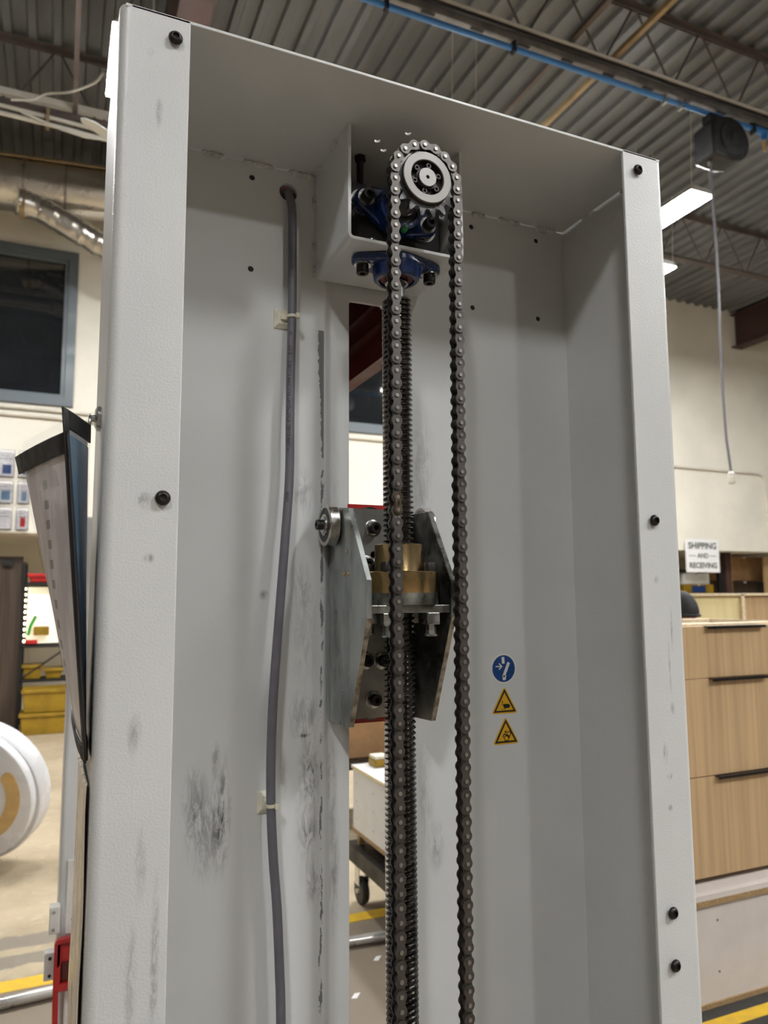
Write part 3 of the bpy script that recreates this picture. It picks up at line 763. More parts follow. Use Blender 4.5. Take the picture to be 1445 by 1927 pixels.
# weld beads along the top rear corner and on the bearing box
def bead(p0, p1, r, nm='weld_bead'):
    p0, p1 = Vector(p0), Vector(p1); k = 14
    pts = [p0.lerp(p1, i / k) + Vector((wob((i, 1, 2), .9, .0008),) * 3) for i in range(k + 1)]
    rr = [r * (.35 if i in (0, k) else 1) * (1 + .22 * math.sin(i * 2.3)) for i in range(k + 1)]
    G().tube(pts, rr, 8).build(nm, 'weld', col)
for a, b in ((.135, .168), (.195, .243), (.268, .312), (.60, .628), (.655, .70), (.735, .775)):
    bead((a, D - .001, H - .0075), (b, D - .001, H - .0075) , .0045)
for a, b in ((.16, .19), (.05, .09)): bead((.796 - .001, a, H - .006), (.796 - .001, b, H - .006), .004)
# bearing box: folded sheet open to the front
BX0, BX1, BY, BZ = .3125, .4970, .097, 2.0970
tk = .005; rr_ = .009
def ring_u(off):
    x0, x1, z0, r = BX0 + off, BX1 - off, BZ + off, max(.001, rr_ - off)
    return [(x0, H - .004)] + [(x0 + r + r * math.cos(R(a)), z0 + r + r * math.sin(R(a))) for a in range(180, 271, 15)] + [(x1 - r + r * math.cos(R(a)), z0 + r + r * math.sin(R(a))) for a in range(270, 361, 15)] + [(x1, H - .004)]
G().prism(ring_u(0) + ring_u(tk)[::-1], 'y', BY, D).build('bearing_box', 'paint', col, True, bev=.0008)
for z0_, z1_ in ((2.215, 2.235), (2.145, 2.165), (2.10, 2.118)): bead((BX0 - .001, D - .002, z0_), (BX0 - .001, D - .002, z1_), .0035)
bead((BX0 - .001, .14, H - .006), (BX0 - .001, .165, H - .006), .004); bead((BX0 - .001, .215, H - .006), (BX0 - .001, .235, H - .006), .004)
# hardware inside the box
G().box((.325, .150, 2.103), (.485, .158, 2.215)).box((.325, .158, 2.103), (.485, .215, 2.112)).build('bearing_mount', 'darkbox', col, False, bev=.001)
G().cyl((.358, .165, 2.16), (.358, .165, H - .005), .0052, n=12).lathe([(.009, 0), (.009, .006), (.005, .007)], (.358, .165, H - .0125), 'z', 6).build('adjusting_rod', 'black_screw', col)
for x, y in ((.345, .125), (.452, .125), (.352, .105)):
    g1 = G(); g1.lathe([(.006, 0), (.006, .003), (.004, .005), (.001, .005)], (x, y, BZ + tk), 'z', 14); g1.build('rivet_head', 'zinc', col)

# stickers
def sticker(nm, lab, outline, face_mat, cx, cz):
    o = G().prism(outline, 'y', D - .0006, D - .0001).build(nm, face_mat, col, False, label=lab)
    return o
def ell(cx, cz, rx, rz, n=40): return [(cx + rx * math.cos(2 * PI * i / n), cz + rz * math.sin(2 * PI * i / n)) for i in range(n)]
def flat(par, nm, mat, pts, k=1, holes=()):
    return G().prism(pts, 'y', D - .0006 - .00025 * k, D - .00055 - .00025 * (k - 1), holes).build(nm, mat, par, False)
cx, cz = .6440, 1.4797
s1 = sticker('round_sticker', 'blue round mandatory-action sticker showing a lever switch', ell(cx, cz, .0245, .0245), 'swhite', cx, cz)
flat(s1, 'blue_disc', 'sblue', ell(cx, cz, .0219, .0219))
U = .0235
def q(pts): return [(cx + a * U, cz + b * U) for a, b in pts]
flat(s1, 'white_bar', 'swhite', q([(-.16, .80), (.06, .80), (.08, .34), (-.13, .34)]), 2)
flat(s1, 'white_lever', 'swhite', q([(.32, .45), (.52, .36), (.14, -.46), (.20, -.52), (.16, -.62), (.13, -.80), (-.10, -.80), (-.10, -.62), (-.14, -.52), (-.06, -.38)]), 2)
flat(s1, 'pivot_dot', 'sblack', [(cx + .01 * U + .075 * U * math.cos(2 * PI * i / 12), cz - .53 * U + .075 * U * math.sin(2 * PI * i / 12)) for i in range(12)], 3)
flat(s1, 'white_arrow', 'swhite', q([(-.66, .19), (-.26, .19), (-.42, .34), (-.36, .39), (-.10, .155), (-.36, -.08), (-.42, -.03), (-.26, .12), (-.66, .12)]), 2)
def tri(cx, cz, s, r=.0):
    base = [(cx, cz + s), (cx - s * .866, cz - s * .5), (cx + s * .866, cz - s * .5)]
    if not r: return base
    out = []
    for i in range(3):
        p = Vector(base[i]); a = (Vector(base[i - 1]) - p).normalized(); b = (Vector(base[(i + 1) % 3]) - p).normalized()
        out += [tuple(p + b * r * 1.7 + 0 * a), tuple(p + (a + b) * r * .55), tuple(p + a * r * 1.7)][::-1]
    return out
def warn(cx, cz, lab):
    s_ = sticker('triangle_sticker', lab, tri(cx, cz, .0295, .003), 'syellow', cx, cz)
    flat(s_, 'black_border', 'sblack', tri(cx, cz, .0250), 1, [tri(cx, cz, .0193)])
    return s_
cx, cz = .6444, 1.4215
s2 = warn(cx, cz, 'yellow triangle sticker warning of hand crushing')
U = .020
flat(s2, 'hand_symbol', 'sblack', q([(-.18, .02), (.10, .04), (.38, .02), (.50, -.06), (.50, -.24), (.34, -.32), (.10, -.30), (.0, -.34), (-.06, -.28), (-.10, -.20), (-.16, -.14), (-.12, -.08)]), 1)
flat(s2, 'press_line', 'sblack', q([(-.36, .0), (-.02, .0), (-.02, -.035), (-.36, -.035)]), 1)
flat(s2, 'press_line', 'sblack', q([(-.36, -.35), (.12, -.35), (.12, -.385), (-.36, -.385)]), 1)
flat(s2, 'arrow_symbol', 'sblack', q([(-.24, .34), (-.20, .34), (-.20, .20), (-.16, .20), (-.22, .06), (-.28, .20), (-.24, .20)]), 1)
cx, cz = .6455, 1.3725
s3 = warn(cx, cz, 'yellow triangle sticker warning of entanglement in rollers')
def ringp(x, z, r0): return [(cx + (x + r0 * math.cos(2 * PI * i / 20)) * U, cz + (z + r0 * math.sin(2 * PI * i / 20)) * U) for i in range(20)]
flat(s3, 'roller_symbol', 'sblack', ringp(.28, .08, .21), 1, [ringp(.28, .08, .135)])
flat(s3, 'roller_symbol', 'sblack', ringp(.04, -.28, .24), 1, [ringp(.04, -.28, .165)])
flat(s3, 'head_symbol', 'sblack', ringp(-.02, .24, .09), 1)
flat(s3, 'body_symbol', 'sblack', q([(-.14, .14), (.0, .06), (.12, -.04), (.34, -.12), (.40, -.30), (.34, -.30), (.28, -.20), (.10, -.14), (-.04, -.02), (-.16, .02), (-.26, -.22), (-.32, -.20), (-.28, .02)]), 1)

# ================================================================== CHAIN DRIVE
SC = Vector((.4057, .044, 2.1735)); PR = .048; PITCH_ = PR * R(20)
YC = SC.y
def plate_outline(rad, waist, p):
    pts = []
    h = p / 2
    a0 = 50
    pts += [(h + rad * math.cos(R(a)), rad * math.sin(R(a))) for a in range(-180 + a0, 181 - a0, 13)]
    pts += [(0, waist)]
    pts += [(-h + rad * math.cos(R(a)), rad * math.sin(R(a))) for a in range(a0, 361 - a0, 13)]
    pts += [(0, -waist)]
    return pts
def mk_outer(mat):
    g1 = G()
    for s_ in (-1, 1):
        y0 = s_ * .0066; g1.prism(plate_outline(.0073, .0046, PITCH_), 'y', min(y0, y0 + s_ * .0016), max(y0, y0 + s_ * .0016))
    return g1
def mk_inner():
    g1 = G()
    for s_ in (-1, 1):
        y0 = s_ * .0046; g1.prism(plate_outline(.0075, .0050, PITCH_), 'y', min(y0, y0 + s_ * .0016), max(y0, y0 + s_ * .0016))
    for h in (-PITCH_ / 2, PITCH_ / 2): g1.cyl((h, -.0046, 0), (h, .0046, 0), .0051, n=14)
    return g1
outer_me = mk_outer('chain').mesh('outer_link', 'chain')
inner_me = mk_inner().mesh('inner_link', 'chain_in')
gp = G()
for h in (-PITCH_ / 2, PITCH_ / 2):
    gp.lathe([(.0025, -.0098), (.0028, -.0090), (.0028, .0090), (.0025, .0098)], (h, 0, 0), 'y', 12)
pin_me = gp.mesh('rivet_pin', 'pin')
chain = thing('roller_chain', 'long steel roller chain looped over the sprocket and hanging down', 'chain', (SC.x, YC, SC.z))
N = 222
rb = .0453; xb = .4024
# closed loop: top arc, right strand, bottom arc, left strand
tot = N * PITCH_
L = (tot - PI * (PR + rb)) / 2
zb = SC.z - L
def loop(s):
    s %= tot
    a_top = PI * PR
    if s < a_top:                               # top arc from left (180 deg) clockwise to right
        a = PI - s / PR; return (SC.x + PR * math.cos(a), SC.z + PR * math.sin(a))
    s -= a_top
    if s < L:
        t_ = s / L; return (SC.x + PR + (xb + rb - SC.x - PR) * t_, SC.z - s)
    s -= L
    if s < PI * rb:
        a = -s / rb; return (xb + rb * math.cos(a), zb + rb * math.sin(a))
    s -= PI * rb
    t_ = s / L; return (xb - rb + (SC.x - PR - xb + rb) * t_, zb + s)
s0 = PR * R(180 - 93)
master = None
for k in range(N):
    a = Vector(loop(s0 + k * PITCH_)); b = Vector(loop(s0 + (k + 1) * PITCH_))
    ctr = (a + b) / 2; ang = math.atan2(b.y - a.y, b.x - a.x)
    outer = k % 2 == 0
    o = bpy.data.objects.new('outer_link' if outer else 'inner_link', outer_me if outer else inner_me)
    COL.objects.link(o); o.parent = chain
    o.location = (ctr.x - SC.x, 0, ctr.y - SC.z); o.rotation_euler = (0, -ang, 0)
    if outer:
        pn = bpy.data.objects.new('rivet_pin', pin_me); COL.objects.link(pn); pn.parent = o
    if a.x < SC.x - .03 and outer and abs(ctr.y - 1.7275) < PITCH_:
        master = o
    if a.x < SC.x - .03 and not outer and abs(ctr.y - 1.6925) < PITCH_ * .75 and 'stamped' not in globals():
        stamped = o
if master is not None:
    mm = outer_me.copy(); mm.materials.clear(); mm.materials.append(M['clip_steel']); master.data = mm
    master['label'] = 'brown connecting link with a spring clip'
    gg = G().prism(plate_outline(.0058, .0040, PITCH_), 'y', -.0096, -.0084, [ell(0, 0, .0035, .0014, 14)])
    gg.build('spring_clip', 'clip_steel', master, True, local=True)
if 'stamped' in globals():
    mm = inner_me.copy(); mm.materials.clear(); mm.materials.append(M['polished']); stamped.data = mm
    stamped['label'] = 'polished link stamped C3'
    v_, f_ = text_mesh('C3', .0085, offset=.0001)
    # letters run up the strand
    s_ = 1 if math.cos(stamped.rotation_euler[1]) > 0 else 1
    G().add([(-(-q_.x) * -1 * -1, -.0064, q_.y) for q_ in v_], f_).build('stamped_letters', 'etch', stamped, False, local=True)

# sprocket with clamping hub
def sprocket(cx, cz, rp, teeth, lab, phase, hub=True):
    t = thing('chain_sprocket', lab, 'sprocket', (cx, YC, cz), 'chain sprockets')
    pts = []
    pr = 2 * PI / teeth
    for k in range(teeth):
        a = phase + k * pr
        for da, r_ in ((-.5, rp + .0058), (-.42, rp + .0058), (-.30, rp + .001), (-.20, rp - .0035), (0, rp - .0052), (.20, rp - .0035), (.30, rp + .001), (.42, rp + .0058)):
            pts.append((cx + r_ * math.cos(a + da * pr), cz + r_ * math.sin(a + da * pr)))
    G().prism(pts, 'y', YC - .0042, YC + .0042, [circle(cx, cz, .026, 30)]).build('toothed_wheel', 'sprocket', t, True, bev=.0008)
    if hub:
        yf = .0335
        G().lathe([(.0372, .012), (.0372, .0012), (.0362, 0), (.0256, 0), (.0246, .001), (.0246, .012)], (cx, yf, cz), 'y', 48, close=True).build('hub_ring', 'hub', t)
        G().lathe([(.0246, .009), (.0246, .014), (.0005, .014), (.0005, .009)], (cx, yf, cz), 'y', 36, close=True).build('clamp_plate', 'black_screw', t)
        G().lathe([(.0154, .0045), (.0154, .012), (.0136, .012), (.0136, .0045)], (cx, yf, cz), 'y', 30, close=True).build('clamp_ring', 'black_screw', t)
        for k in range(6):
            a = R(80 + 60 * k); g1 = G()
            socket_screw(g1, None, (cx + .0193 * math.cos(a), yf + .0095, cz + .0193 * math.sin(a)), (0, -1, 0), .0041, .0065, False, 14)
            g1.build('clamp_screw', 'black_screw', t)
        g1 = G().lathe([(.0137, .20), (.0137, .0008), (.0130, -.0003), (.0026, -.0003), (.0016, .004), (.0003, .004)], (cx, yf, cz), 'y', 36)
        g1.build('drive_shaft', 'shaft', t)
    else:
        G().lathe([(.026, -.02), (.026, .03), (.012, .03), (.012, -.02)], (cx, YC, cz), 'y', 30, close=True).build('hub_ring', 'hub', t)
        G().cyl((cx, YC - .02, cz), (cx, YC + .055, cz), .012, n=24).build('drive_shaft', 'shaft', t)
sprocket(SC.x, SC.z, PR, 18, 'silver toothed sprocket with clamp hub at the top of the chain', R(93))
sprocket(xb, zb, rb, 17, 'lower chain sprocket near the column foot, out of the view', R(5), hub=False)

# flange bearings
def flange_bearing(nm, lab, xf, half, insert_mat='bearing', inserts=True):
    """two-bolt flange unit built with its axis along +z (boss side up), ears along x; xf places it"""
    t = thing(nm, lab, 'bearing', xf.translation, 'blue flange bearings')
    off = xf.translation
    def put(g1, n_, mt, par=t, **k):
        g1.xf(xf); return g1.build(n_, mt, par, True, **k)
    ear = .0165
    out = hull(circle(0, 0, .036, 36) + circle(half, 0, ear, 18) + circle(-half, 0, ear, 18))
    put(G().prism(out, 'z', 0, .013), 'flange', 'blue', bev=.003)
    put(G().lathe([(.037, .010), (.0355, .020), (.034, .029), (.031, .0315), (.0265, .0315), (.0262, .024), (.0262, .010)], (0, 0, 0), 'z', 40, close=True), 'boss', 'blue')
    put(G().lathe([(.0258, .014), (.0250, .0285), (.0180, .0285), (.0180, .014)], (0, 0, 0), 'z', 36, close=True), 'seal', 'rubber' if insert_mat == 'bearing' else insert_mat)
    put(G().lathe([(.0175, .012), (.0175, .036), (.0140, .036), (.0140, .012)], (0, 0, 0), 'z', 32, close=True), 'inner_ring', 'bearing')
    for s_ in (-1, 1):
        put(G().lathe([(.0128, .013), (.0128, .0148), (.006, .0148), (.006, .013)], (s_ * half, 0, 0), 'z', 24, close=True), 'washer', 'zinc')
        g1 = G(); socket_screw(g1, None, (s_ * half, 0, .0148), (0, 0, 1), .0092, .0125, False, 20)
        put(g1, 'socket_bolt', 'black_screw')
    put(G().lathe([(.0048, .0), (.0048, .006), (.003, .008), (.0015, .013), (.0005, .013)], (.012, -.031, .023), 'z', 12), 'grease_cap', 'green')
    put(G().lathe([(.020, -.0025), (.020, 0)], (-half, 0, 0), 'z', 26), 'backing_washer', 'zinc') if inserts else None
    put(G().lathe([(.020, -.0025), (.020, 0)], (half, 0, 0), 'z', 26), 'backing_washer', 'zinc') if inserts else None
    return t
# upper unit: axis along -y, tilted so its left ear is higher
mU = Matrix.Translation((SC.x, .1475, SC.z)) @ Matrix.Rotation(R(13), 4, 'Y') @ Matrix.Rotation(R(90), 4, 'X')
flange_bearing('flange_bearing', 'blue two-bolt flange bearing inside the box, behind the sprocket', mU, .0520)
# lower unit: under the box, axis down
YS = .137
mL = Matrix.Translation((XC, YS, BZ - .0005)) @ Matrix.Rotation(R(-4), 4, 'Z') @ Matrix.Rotation(R(180), 4, 'X')
flange_bearing('flange_bearing', 'blue two-bolt flange bearing under the box, holding the lead screw', mL, .0530, 'redseal', False)
# coil spring beside the shaft
tag(G().tube([(.384 + .016 * math.cos(a * .4), .158 + .086 * a / 190, 2.1345 + .016 * math.sin(a * .4)) for a in range(191)], .0026, 6).build('coil_spring', 'black_screw'),
    'black coil spring lying in the box below the upper blue bearing', 'spring')

# lead screw
t = thing('lead_screw', 'oily dark trapezoidal lead screw standing behind the left chain strand', 'screw', (XC, YS, .30))
n_, pz, z0s, turns = 22, .0075, .30, 231
rc, rr0 = .0222, .0178
g1 = G(); vs, fs = [], []
for i in range(turns * n_ + 1):
    a = 2 * PI * i / n_; z = z0s + pz * i / n_; c, s_ = math.cos(a), math.sin(a)
    for r_, dz in ((rr0, 0), (rc - .0013, .10), (rc, .29), (rc - .0013, .48), (rr0, .58)):
        vs.append((XC + r_ * c, YS + r_ * s_, z + dz * pz))
for i in range(turns * n_):
    for j in range(4): fs.append((5 * i + j, 5 * i + 5 + j, 5 * i + 6 + j, 5 * i + 1 + j))
    if i + n_ + 1 <= turns * n_: fs.append((5 * i + 4, 5 * i + 9, 5 * (i + n_) + 5, 5 * (i + n_)))
g1.add(vs, fs)
sc_o = g1.mesh('thread', 'screw_steel', Vector((XC, YS, .30)), True, recalc=False)
so = bpy.data.objects.new('thread', sc_o); COL.objects.link(so); so.parent = t
G().lathe([(.0172, .12), (.0172, 2.034), (.0125, 2.0375), (.0118, 2.045), (.0118, 2.062), (.0137, 2.063), (.0137, 2.105)], (XC, YS, 0), 'z', 30).build('shaft_journal', 'shaft', t)
# foot bearing (below the frame, carries the screw)
tf = thing('foot_bearing', 'black pedestal bearing carrying the lead screw at the column foot', 'bearing', (XC, YS, 0))
G().box((XC - .07, YS - .05, 0), (XC + .07, YS + .05, .05)).build('pedestal', 'black_screw', tf, False, bev=.003)
G().lathe([(.045, .05), (.045, .10), (.036, .118), (.018, .12)], (XC, YS, 0), 'z', 30).build('bearing_cap', 'black_screw', tf)

# ================================================================== CARRIAGE
car = thing('lift_carriage', 'steel lift carriage with bronze nut riding on the lead screw', 'carriage', (XC, .2, 1.42))
CX0, CX1 = .337, .472
chk = [(.244, 1.728), (.162, 1.726), (.0935, 1.622), (.0935, 1.571), (.160, 1.420), (.244, 1.416)]
for x0, x1, lb in ((CX0, CX0 + .008, None), (CX1 - .008, CX1, None)):
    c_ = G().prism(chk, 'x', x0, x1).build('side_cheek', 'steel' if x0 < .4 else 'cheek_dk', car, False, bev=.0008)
    # flame-cut front rim
    rim = [(.161, 1.7252), (.0930, 1.6225), (.0930, 1.5705), (.1592, 1.4202)]
    rim2 = [(.1606, 1.4208), (.0942, 1.5708), (.0942, 1.6222), (.1620, 1.7250)]
    G().prism(rim[2:] + rim2[:2], 'x', x0 + .0006, x1 - .0006).build('cut_edge', 'edge', c_, False)
G().prism(rect(CX0 + .008, 1.418, CX1 - .008, 1.735), 'y', .235, .243, [circle(.4068, 1.664, .0055, 16)]).build('web_plate', 'web', car, False)
G().prism([(CX1 - .008, .235), (CX1 - .022, .235), (CX1 - .012, .2315), (CX1 - .008, .223)], 'z', 1.418, 1.732).build('weld_fillet', 'steel_dk', car, True)
G().prism([(CX0 + .008, .235), (CX0 + .018, .235), (CX0 + .011, .232), (CX0 + .008, .226)], 'z', 1.418, 1.732).build('weld_fillet', 'steel_dk', car, True)
for z in (1.733, 1.420):
    G().prism(hull(circle(.4045, z - (.020 if z > 1.6 else -.020), .0265, 40)), 'y', .2437, .252).build('spigot_boss', 'steel_dk', car, True)
G().box((.371, .254, 1.408), (.438, .262, 1.744)).build('red_plate', 'red', car, False)
for x, z in ((.4055, 1.705), (.394, 1.649), (.418, 1.649), (.3925, 1.5035), (.4195, 1.5025), (.4055, 1.445)):
    G().lathe([(.0132, 0), (.0132, -.0018), (.012, -.0025), (.006, -.0025)], (x, .235, z), 'y', 24).build('washer', 'zinc', car)
    g1 = G(); socket_screw(g1, None, (x, .2325, z), (0, -1, 0), .0088, .0125, False, 20); g1.build('socket_bolt', 'black_screw', car)
for y_, z_ in ((.168, 1.664), (.179, 1.632), (.163, 1.632)):
    G().lathe([(.0034, 0), (.0030, -.0012), (.0005, -.0012)], (CX0, y_, z_), 'x', 12).build('small_rivet', 'brass', car)
# cross plate, steel ring and bronze nut
G().prism(rect(CX0 + .008, .096, CX1 - .008, .235), 'z', 1.577, 1.588, [circle(XC, YS, .026, 28)]).build('cross_plate', 'steel_dk', car, False, bev=.001)
G().lathe([(.0555, 1.588), (.0555, 1.6045), (.0245, 1.6045), (.0245, 1.588)], (XC, YS, 0), 'z', 56, close=True).build('steel_ring', 'steel_dk', car)
nut = G().lathe([(.0555, 1.6045), (.0560, 1.6060), (.0560, 1.6325), (.0545, 1.634), (.0350, 1.634), (.0345, 1.6355), (.0345, 1.6715), (.0335, 1.6728), (.0232, 1.6728), (.0232, 1.6045)], (XC, YS, 0), 'z', 64, close=True).build('bronze_nut', 'brass', car)
for k in range(4):
    a = R(45 + 90 * k); x, y = XC + .0465 * math.cos(a), YS + .0465 * math.sin(a)
    g1 = G(); socket_screw(g1, None, (x, y, 1.634), (0, 0, 1), .0090, .0125, False, 20); g1.build('nut_bolt', 'black_screw', nut)
    G().box((x - .0095, y - .0095, 1.561), (x + .0095, y + .0095, 1.577)).build('spacer_block', 'zinc', car, False, bev=.0006)
    G().cyl((x, y, 1.561), (x, y, 1.547), .0072, n=6).cyl((x, y, 1.5475), (x, y, 1.545), .0090, n=18).build('hex_nut', 'zinc', car)
# guide rollers on the cheeks
for sgn, xf_ in ((-1, CX0), (1, CX1)):
    zr, yr = 1.7055, .2135
    f = lambda d: xf_ + sgn * d
    ro = G().lathe([(.0215, f(.003)), (.0302, f(.003)), (.0312, f(.004)), (.0312, f(.0175)), (.0302, f(.0185)), (.0258, f(.0185)), (.0252, f(.0180))], (0, yr, zr), 'x', 48).build('guide_roller', 'bearing', car)
    G().lathe([(.0255, f(.0178)), (.0255, f(.0183)), (.0165, f(.0183)), (.0165, f(.0178))], (0, yr, zr), 'x', 40, close=True).build('rubber_seal', 'rubber', ro)
    G().lathe([(.0160, f(.0170)), (.0160, f(.0192)), (.0105, f(.0192)), (.0105, f(.0170))], (0, yr, zr), 'x', 36, close=True).build('inner_race', 'bearing', ro)
    G().lathe([(.0126, f(.0192)), (.0126, f(.0212)), (.004, f(.0212))], (0, yr, zr), 'x', 28).build('washer', 'zinc', ro)
    g1 = G(); socket_screw(g1, None, (f(.0212), yr, zr), (sgn, 0, 0), .0078, .0095, False, 18); g1.build('socket_bolt', 'black_screw', ro)
    G().lathe([(.016, f(0)), (.016, f(.003)), (.004, f(.003))], (0, yr, zr), 'x', 28).build('axle_boss', 'steel_dk', ro)

# ================================================================== RED ARM BEHIND THE COLUMN
arm = thing('machine_arm', 'dark red machine arm behind the column, seen through the slot', 'machine arm', (.47, .5, 2.0))
G().box((.470, .262, 2.005), (.478, 1.25, 2.26)).build('web', 'maroon', arm, False)
G().box((.446, .262, 2.001), (.470, 1.25, 2.006)).build('bottom_flange', 'maroon', arm, False)
G().box((.446, .262, 2.006), (.449, 1.25, 2.034)).build('lip', 'maroon', arm, False)
G().box((.462, .262, 2.080), (.470, 1.25, 2.084)).build('rib', 'maroon', arm, False)
G().box((.462, .262, 2.124), (.470, 1.25, 2.129)).build('rib', 'maroon', arm, False)
G().box((.15, .266, 2.115), (.345, .274, 2.268)).build('face_plate', 'maroon', arm, False)
G().box((.15, 1.25, 2.0), (.68, 1.30, 2.268)).box((.345, .266, 2.14), (.47, .274, 2.268)).build('end_plate', 'maroon', arm, False)
G().box((.30, .275, 2.0), (.304, 1.25, 2.268)).build('added_shade_panel', 'maroon', arm, False)  # added panel, hidden from the camera, to keep the arm web dark
G().box((.30, .275, 2.268), (.478, 1.25, 2.272)).build('added_shade_lid', 'maroon', arm, False)  # unseen lid added to shade the arm from above
G().box((.60, 1.26, 0), (.68, 1.30, 2.0)).build('support_leg', 'maroon', arm, False)

# ================================================================== GREY CABLE
cpts = [(.2690, .263, 2.236), (.2684, .252, 2.234), (.2683, .240, 2.222), (.2700, .229, 2.195), (.2710, .228, 2.12), (.2712, .2285, 2.025), (.2690, .226, 1.94), (.2680, .224, 1.86), (.2672, .222, 1.776),
        (.2605, .219, 1.68), (.2530, .217, 1.58), (.2455, .217, 1.4664), (.2435, .219, 1.39), (.2450, .223, 1.315), (.2490, .222, 1.24), (.2545, .221, 1.176), (.2585, .220, 1.10), (.2615, .220, 1.022), (.264, .222, .80), (.262, .222, .5), (.26, .222, .2), (.26, .225, .01)]
cp = catmull(cpts)
cab = thing('power_cable', 'grey round cable hanging from the hole at upper left', 'cable', (.2690, .24, 0))
CR = .0066
G().tube(cp, CR, 16).build('sheath', 'cable', cab)
def cable_at(z):
    for i in range(len(cp) - 1):
        if cp[i].z >= z >= cp[i + 1].z and cp[i].y < .245:
            t_ = (cp[i].z - z) / max(1e-9, cp[i].z - cp[i + 1].z); return cp[i].lerp(cp[i + 1], t_)
    return cp[-1]
def cable_print(body, zc, size, ang0=R(-118)):
    v_, f_ = text_mesh(body, size, offset=.00006)
    out = []
    for q_ in v_:
        z = zc + q_.x; c = cable_at(z); a = ang0 - q_.y / CR
        out.append((c.x + (CR + .00015) * math.cos(a), c.y + (CR + .00015) * math.sin(a), z))
    G().add(out, f_).build('cable_print', 'print', cab, False)
cable_print('* LAPP KABEL STUTTGART ÖLFLEX® CLASSIC 110 CY', 1.895, .0068)
cable_print('U500', 1.745, .0068)
cable_print('CE', 1.995, .005)
def tie_mount(x, z, lab):
    c = cable_at(z)
    t = thing('cable_tie_mount', lab, 'cable tie', (x, D, z), 'nylon cable tie mounts')
    b_ = .0135
    g1 = G(); vs = []
    for (s_, y) in ((b_, D - .0002), (b_, D - .002), (b_ * .55, D - .0065)):
        vs += [(x - s_, y, z - s_ * 1.15), (x + s_, y, z - s_ * 1.15), (x + s_, y, z + s_ * 1.15), (x - s_, y, z + s_ * 1.15)]
    fs = [(0, 1, 2, 3), (8, 9, 10, 11)] + [(4 * j + i, 4 * j + (i + 1) % 4, 4 * j + 4 + (i + 1) % 4, 4 * j + 4 + i) for j in range(2) for i in range(4)]
    g1.add(vs, fs).build('adhesive_base', 'nylon', t, False, bev=.0008)
    path = [(c.x + (CR + .0008) * math.cos(2 * PI * i / 24), c.y + (CR + .0008) * math.sin(2 * PI * i / 24), z - .001) for i in range(25)]
    g2 = G()
    for (ra, rb2) in ((CR + .0001, CR + .0014),):
        g2.lathe([(rb2, -.0022), (rb2, .0022), (ra, .0022), (ra, -.0022)], (c.x, c.y, z), 'z', 28, close=True)
    g2.build('tie_strap', 'nylon', t)
    G().box((c.x + .0035, c.y - CR - .0045, z - .0042), (c.x + .0095, c.y - CR + .002, z + .0042)).build('tie_head', 'nylon', t, False, bev=.0012)
    G().box((x - .004, c.y + CR, z - .003), (c.x + .002, D - .004, z + .003)).build('bridge', 'nylon', t, False)
tie_mount(.2605, 2.0235, 'upper white nylon cable tie mount on the grey cable')
tie_mount(.2440, 1.3115, 'lower white nylon cable tie mount on the grey cable')

# ================================================================== DOCUMENT HOLDER on the left face
doc = thing('document_holder', 'clear document sleeves with black borders hung on the column left side', 'document holder', (-.03, .08, 1.43))
def patch(c00, c10, c01, c11, bulge=(0, 0, 0), v0=0, v1=1, u0=0, u1=1, off=(0, 0, 0)):
    c00, c10, c01, c11, bl, of = map(Vector, (c00, c10, c01, c11, bulge, off))
    def f(u, v):
        u = u0 + (u1 - u0) * u; v = v0 + (v1 - v0) * v
        p = c00 * (1 - u) * (1 - v) + c10 * u * (1 - v) + c01 * (1 - u) * v + c11 * u * v
        return tuple(p + bl * (4 * u * (1 - u)) * (.25 + .75 * math.sin(PI * min(1, v + .12))) + of)
    return f
# leaf lying against the column: u from the near edge to the far edge, v upwards
RL = dict(c00=(-.0045, .015, 1.438), c10=(-.0040, .125, 1.432), c01=(-.0395, .000, 1.797), c11=(-.0110, .092, 1.800), bulge=(.004, .0, 0))
LL = dict(c00=(-.0055, .012, 1.436), c10=(-.0125, .200, 1.452), c01=(-.0360, -.001, 1.772), c11=(-.0900, .170, 1.772), bulge=(-.008, -.004, 0))
G().grid(patch(**RL), 12, 16).build('rear_leaf', 'clear', doc)
G().grid(patch(**RL, u0=.12, u1=.96, v0=.02, v1=.93, off=(-.0014, .001, 0)), 12, 16).build('blue_card', 'bluesheet', doc, solid=.0006)
G().grid(patch(**RL, u0=.03, u1=.99, v0=.0, v1=.955, off=(-.0030, .002, 0)), 12, 16).build('white_card', 'paper', doc, solid=.0006)
G().grid(patch(**LL), 14, 20).build('front_leaf', 'clear', doc)
G().grid(patch(**LL, u0=.03, u1=.95, v0=.03, v1=.985, off=(.0022, .002, 0)), 14, 20).build('printed_page', 'page', doc, solid=.0006)
G().grid(patch((-.034, .02, 1.72), (-.083, .172, 1.72), (-.036, .02, 1.790), (-.085, .172, 1.790), (-.004, 0, 0)), 8, 4).build('clear_flap', 'clear', doc)
for nm, d, a in (('top_border', RL, dict(v0=.945, v1=1.0)), ('top_border', LL, dict(v0=.935, v1=1.0, u1=1.04)), ('spine_border', RL, dict(u0=-.04, u1=.10)),
                 ('bottom_border', LL, dict(v0=-.01, v1=.035, u0=0, u1=1.0)), ('bottom_border', RL, dict(v0=-.01, v1=.04)), ('spine_border', LL, dict(u0=-.02, u1=.035))):
    G().grid(patch(**d, **a, off=(-.0006, -.0006, 0)), 8, 16).build(nm, 'sleeve', doc, solid=.0022)
t = thing('hook_magnet', 'chrome round magnet hook holding the document sleeves', 'magnet hook', (0, .11, 1.81))
G().lathe([(.015, 0), (.015, -.004), (.010, -.0065), (.004, -.0065)], (-.0002, .10, 1.811), 'x', 24).build('magnet_base', 'zinc', t)
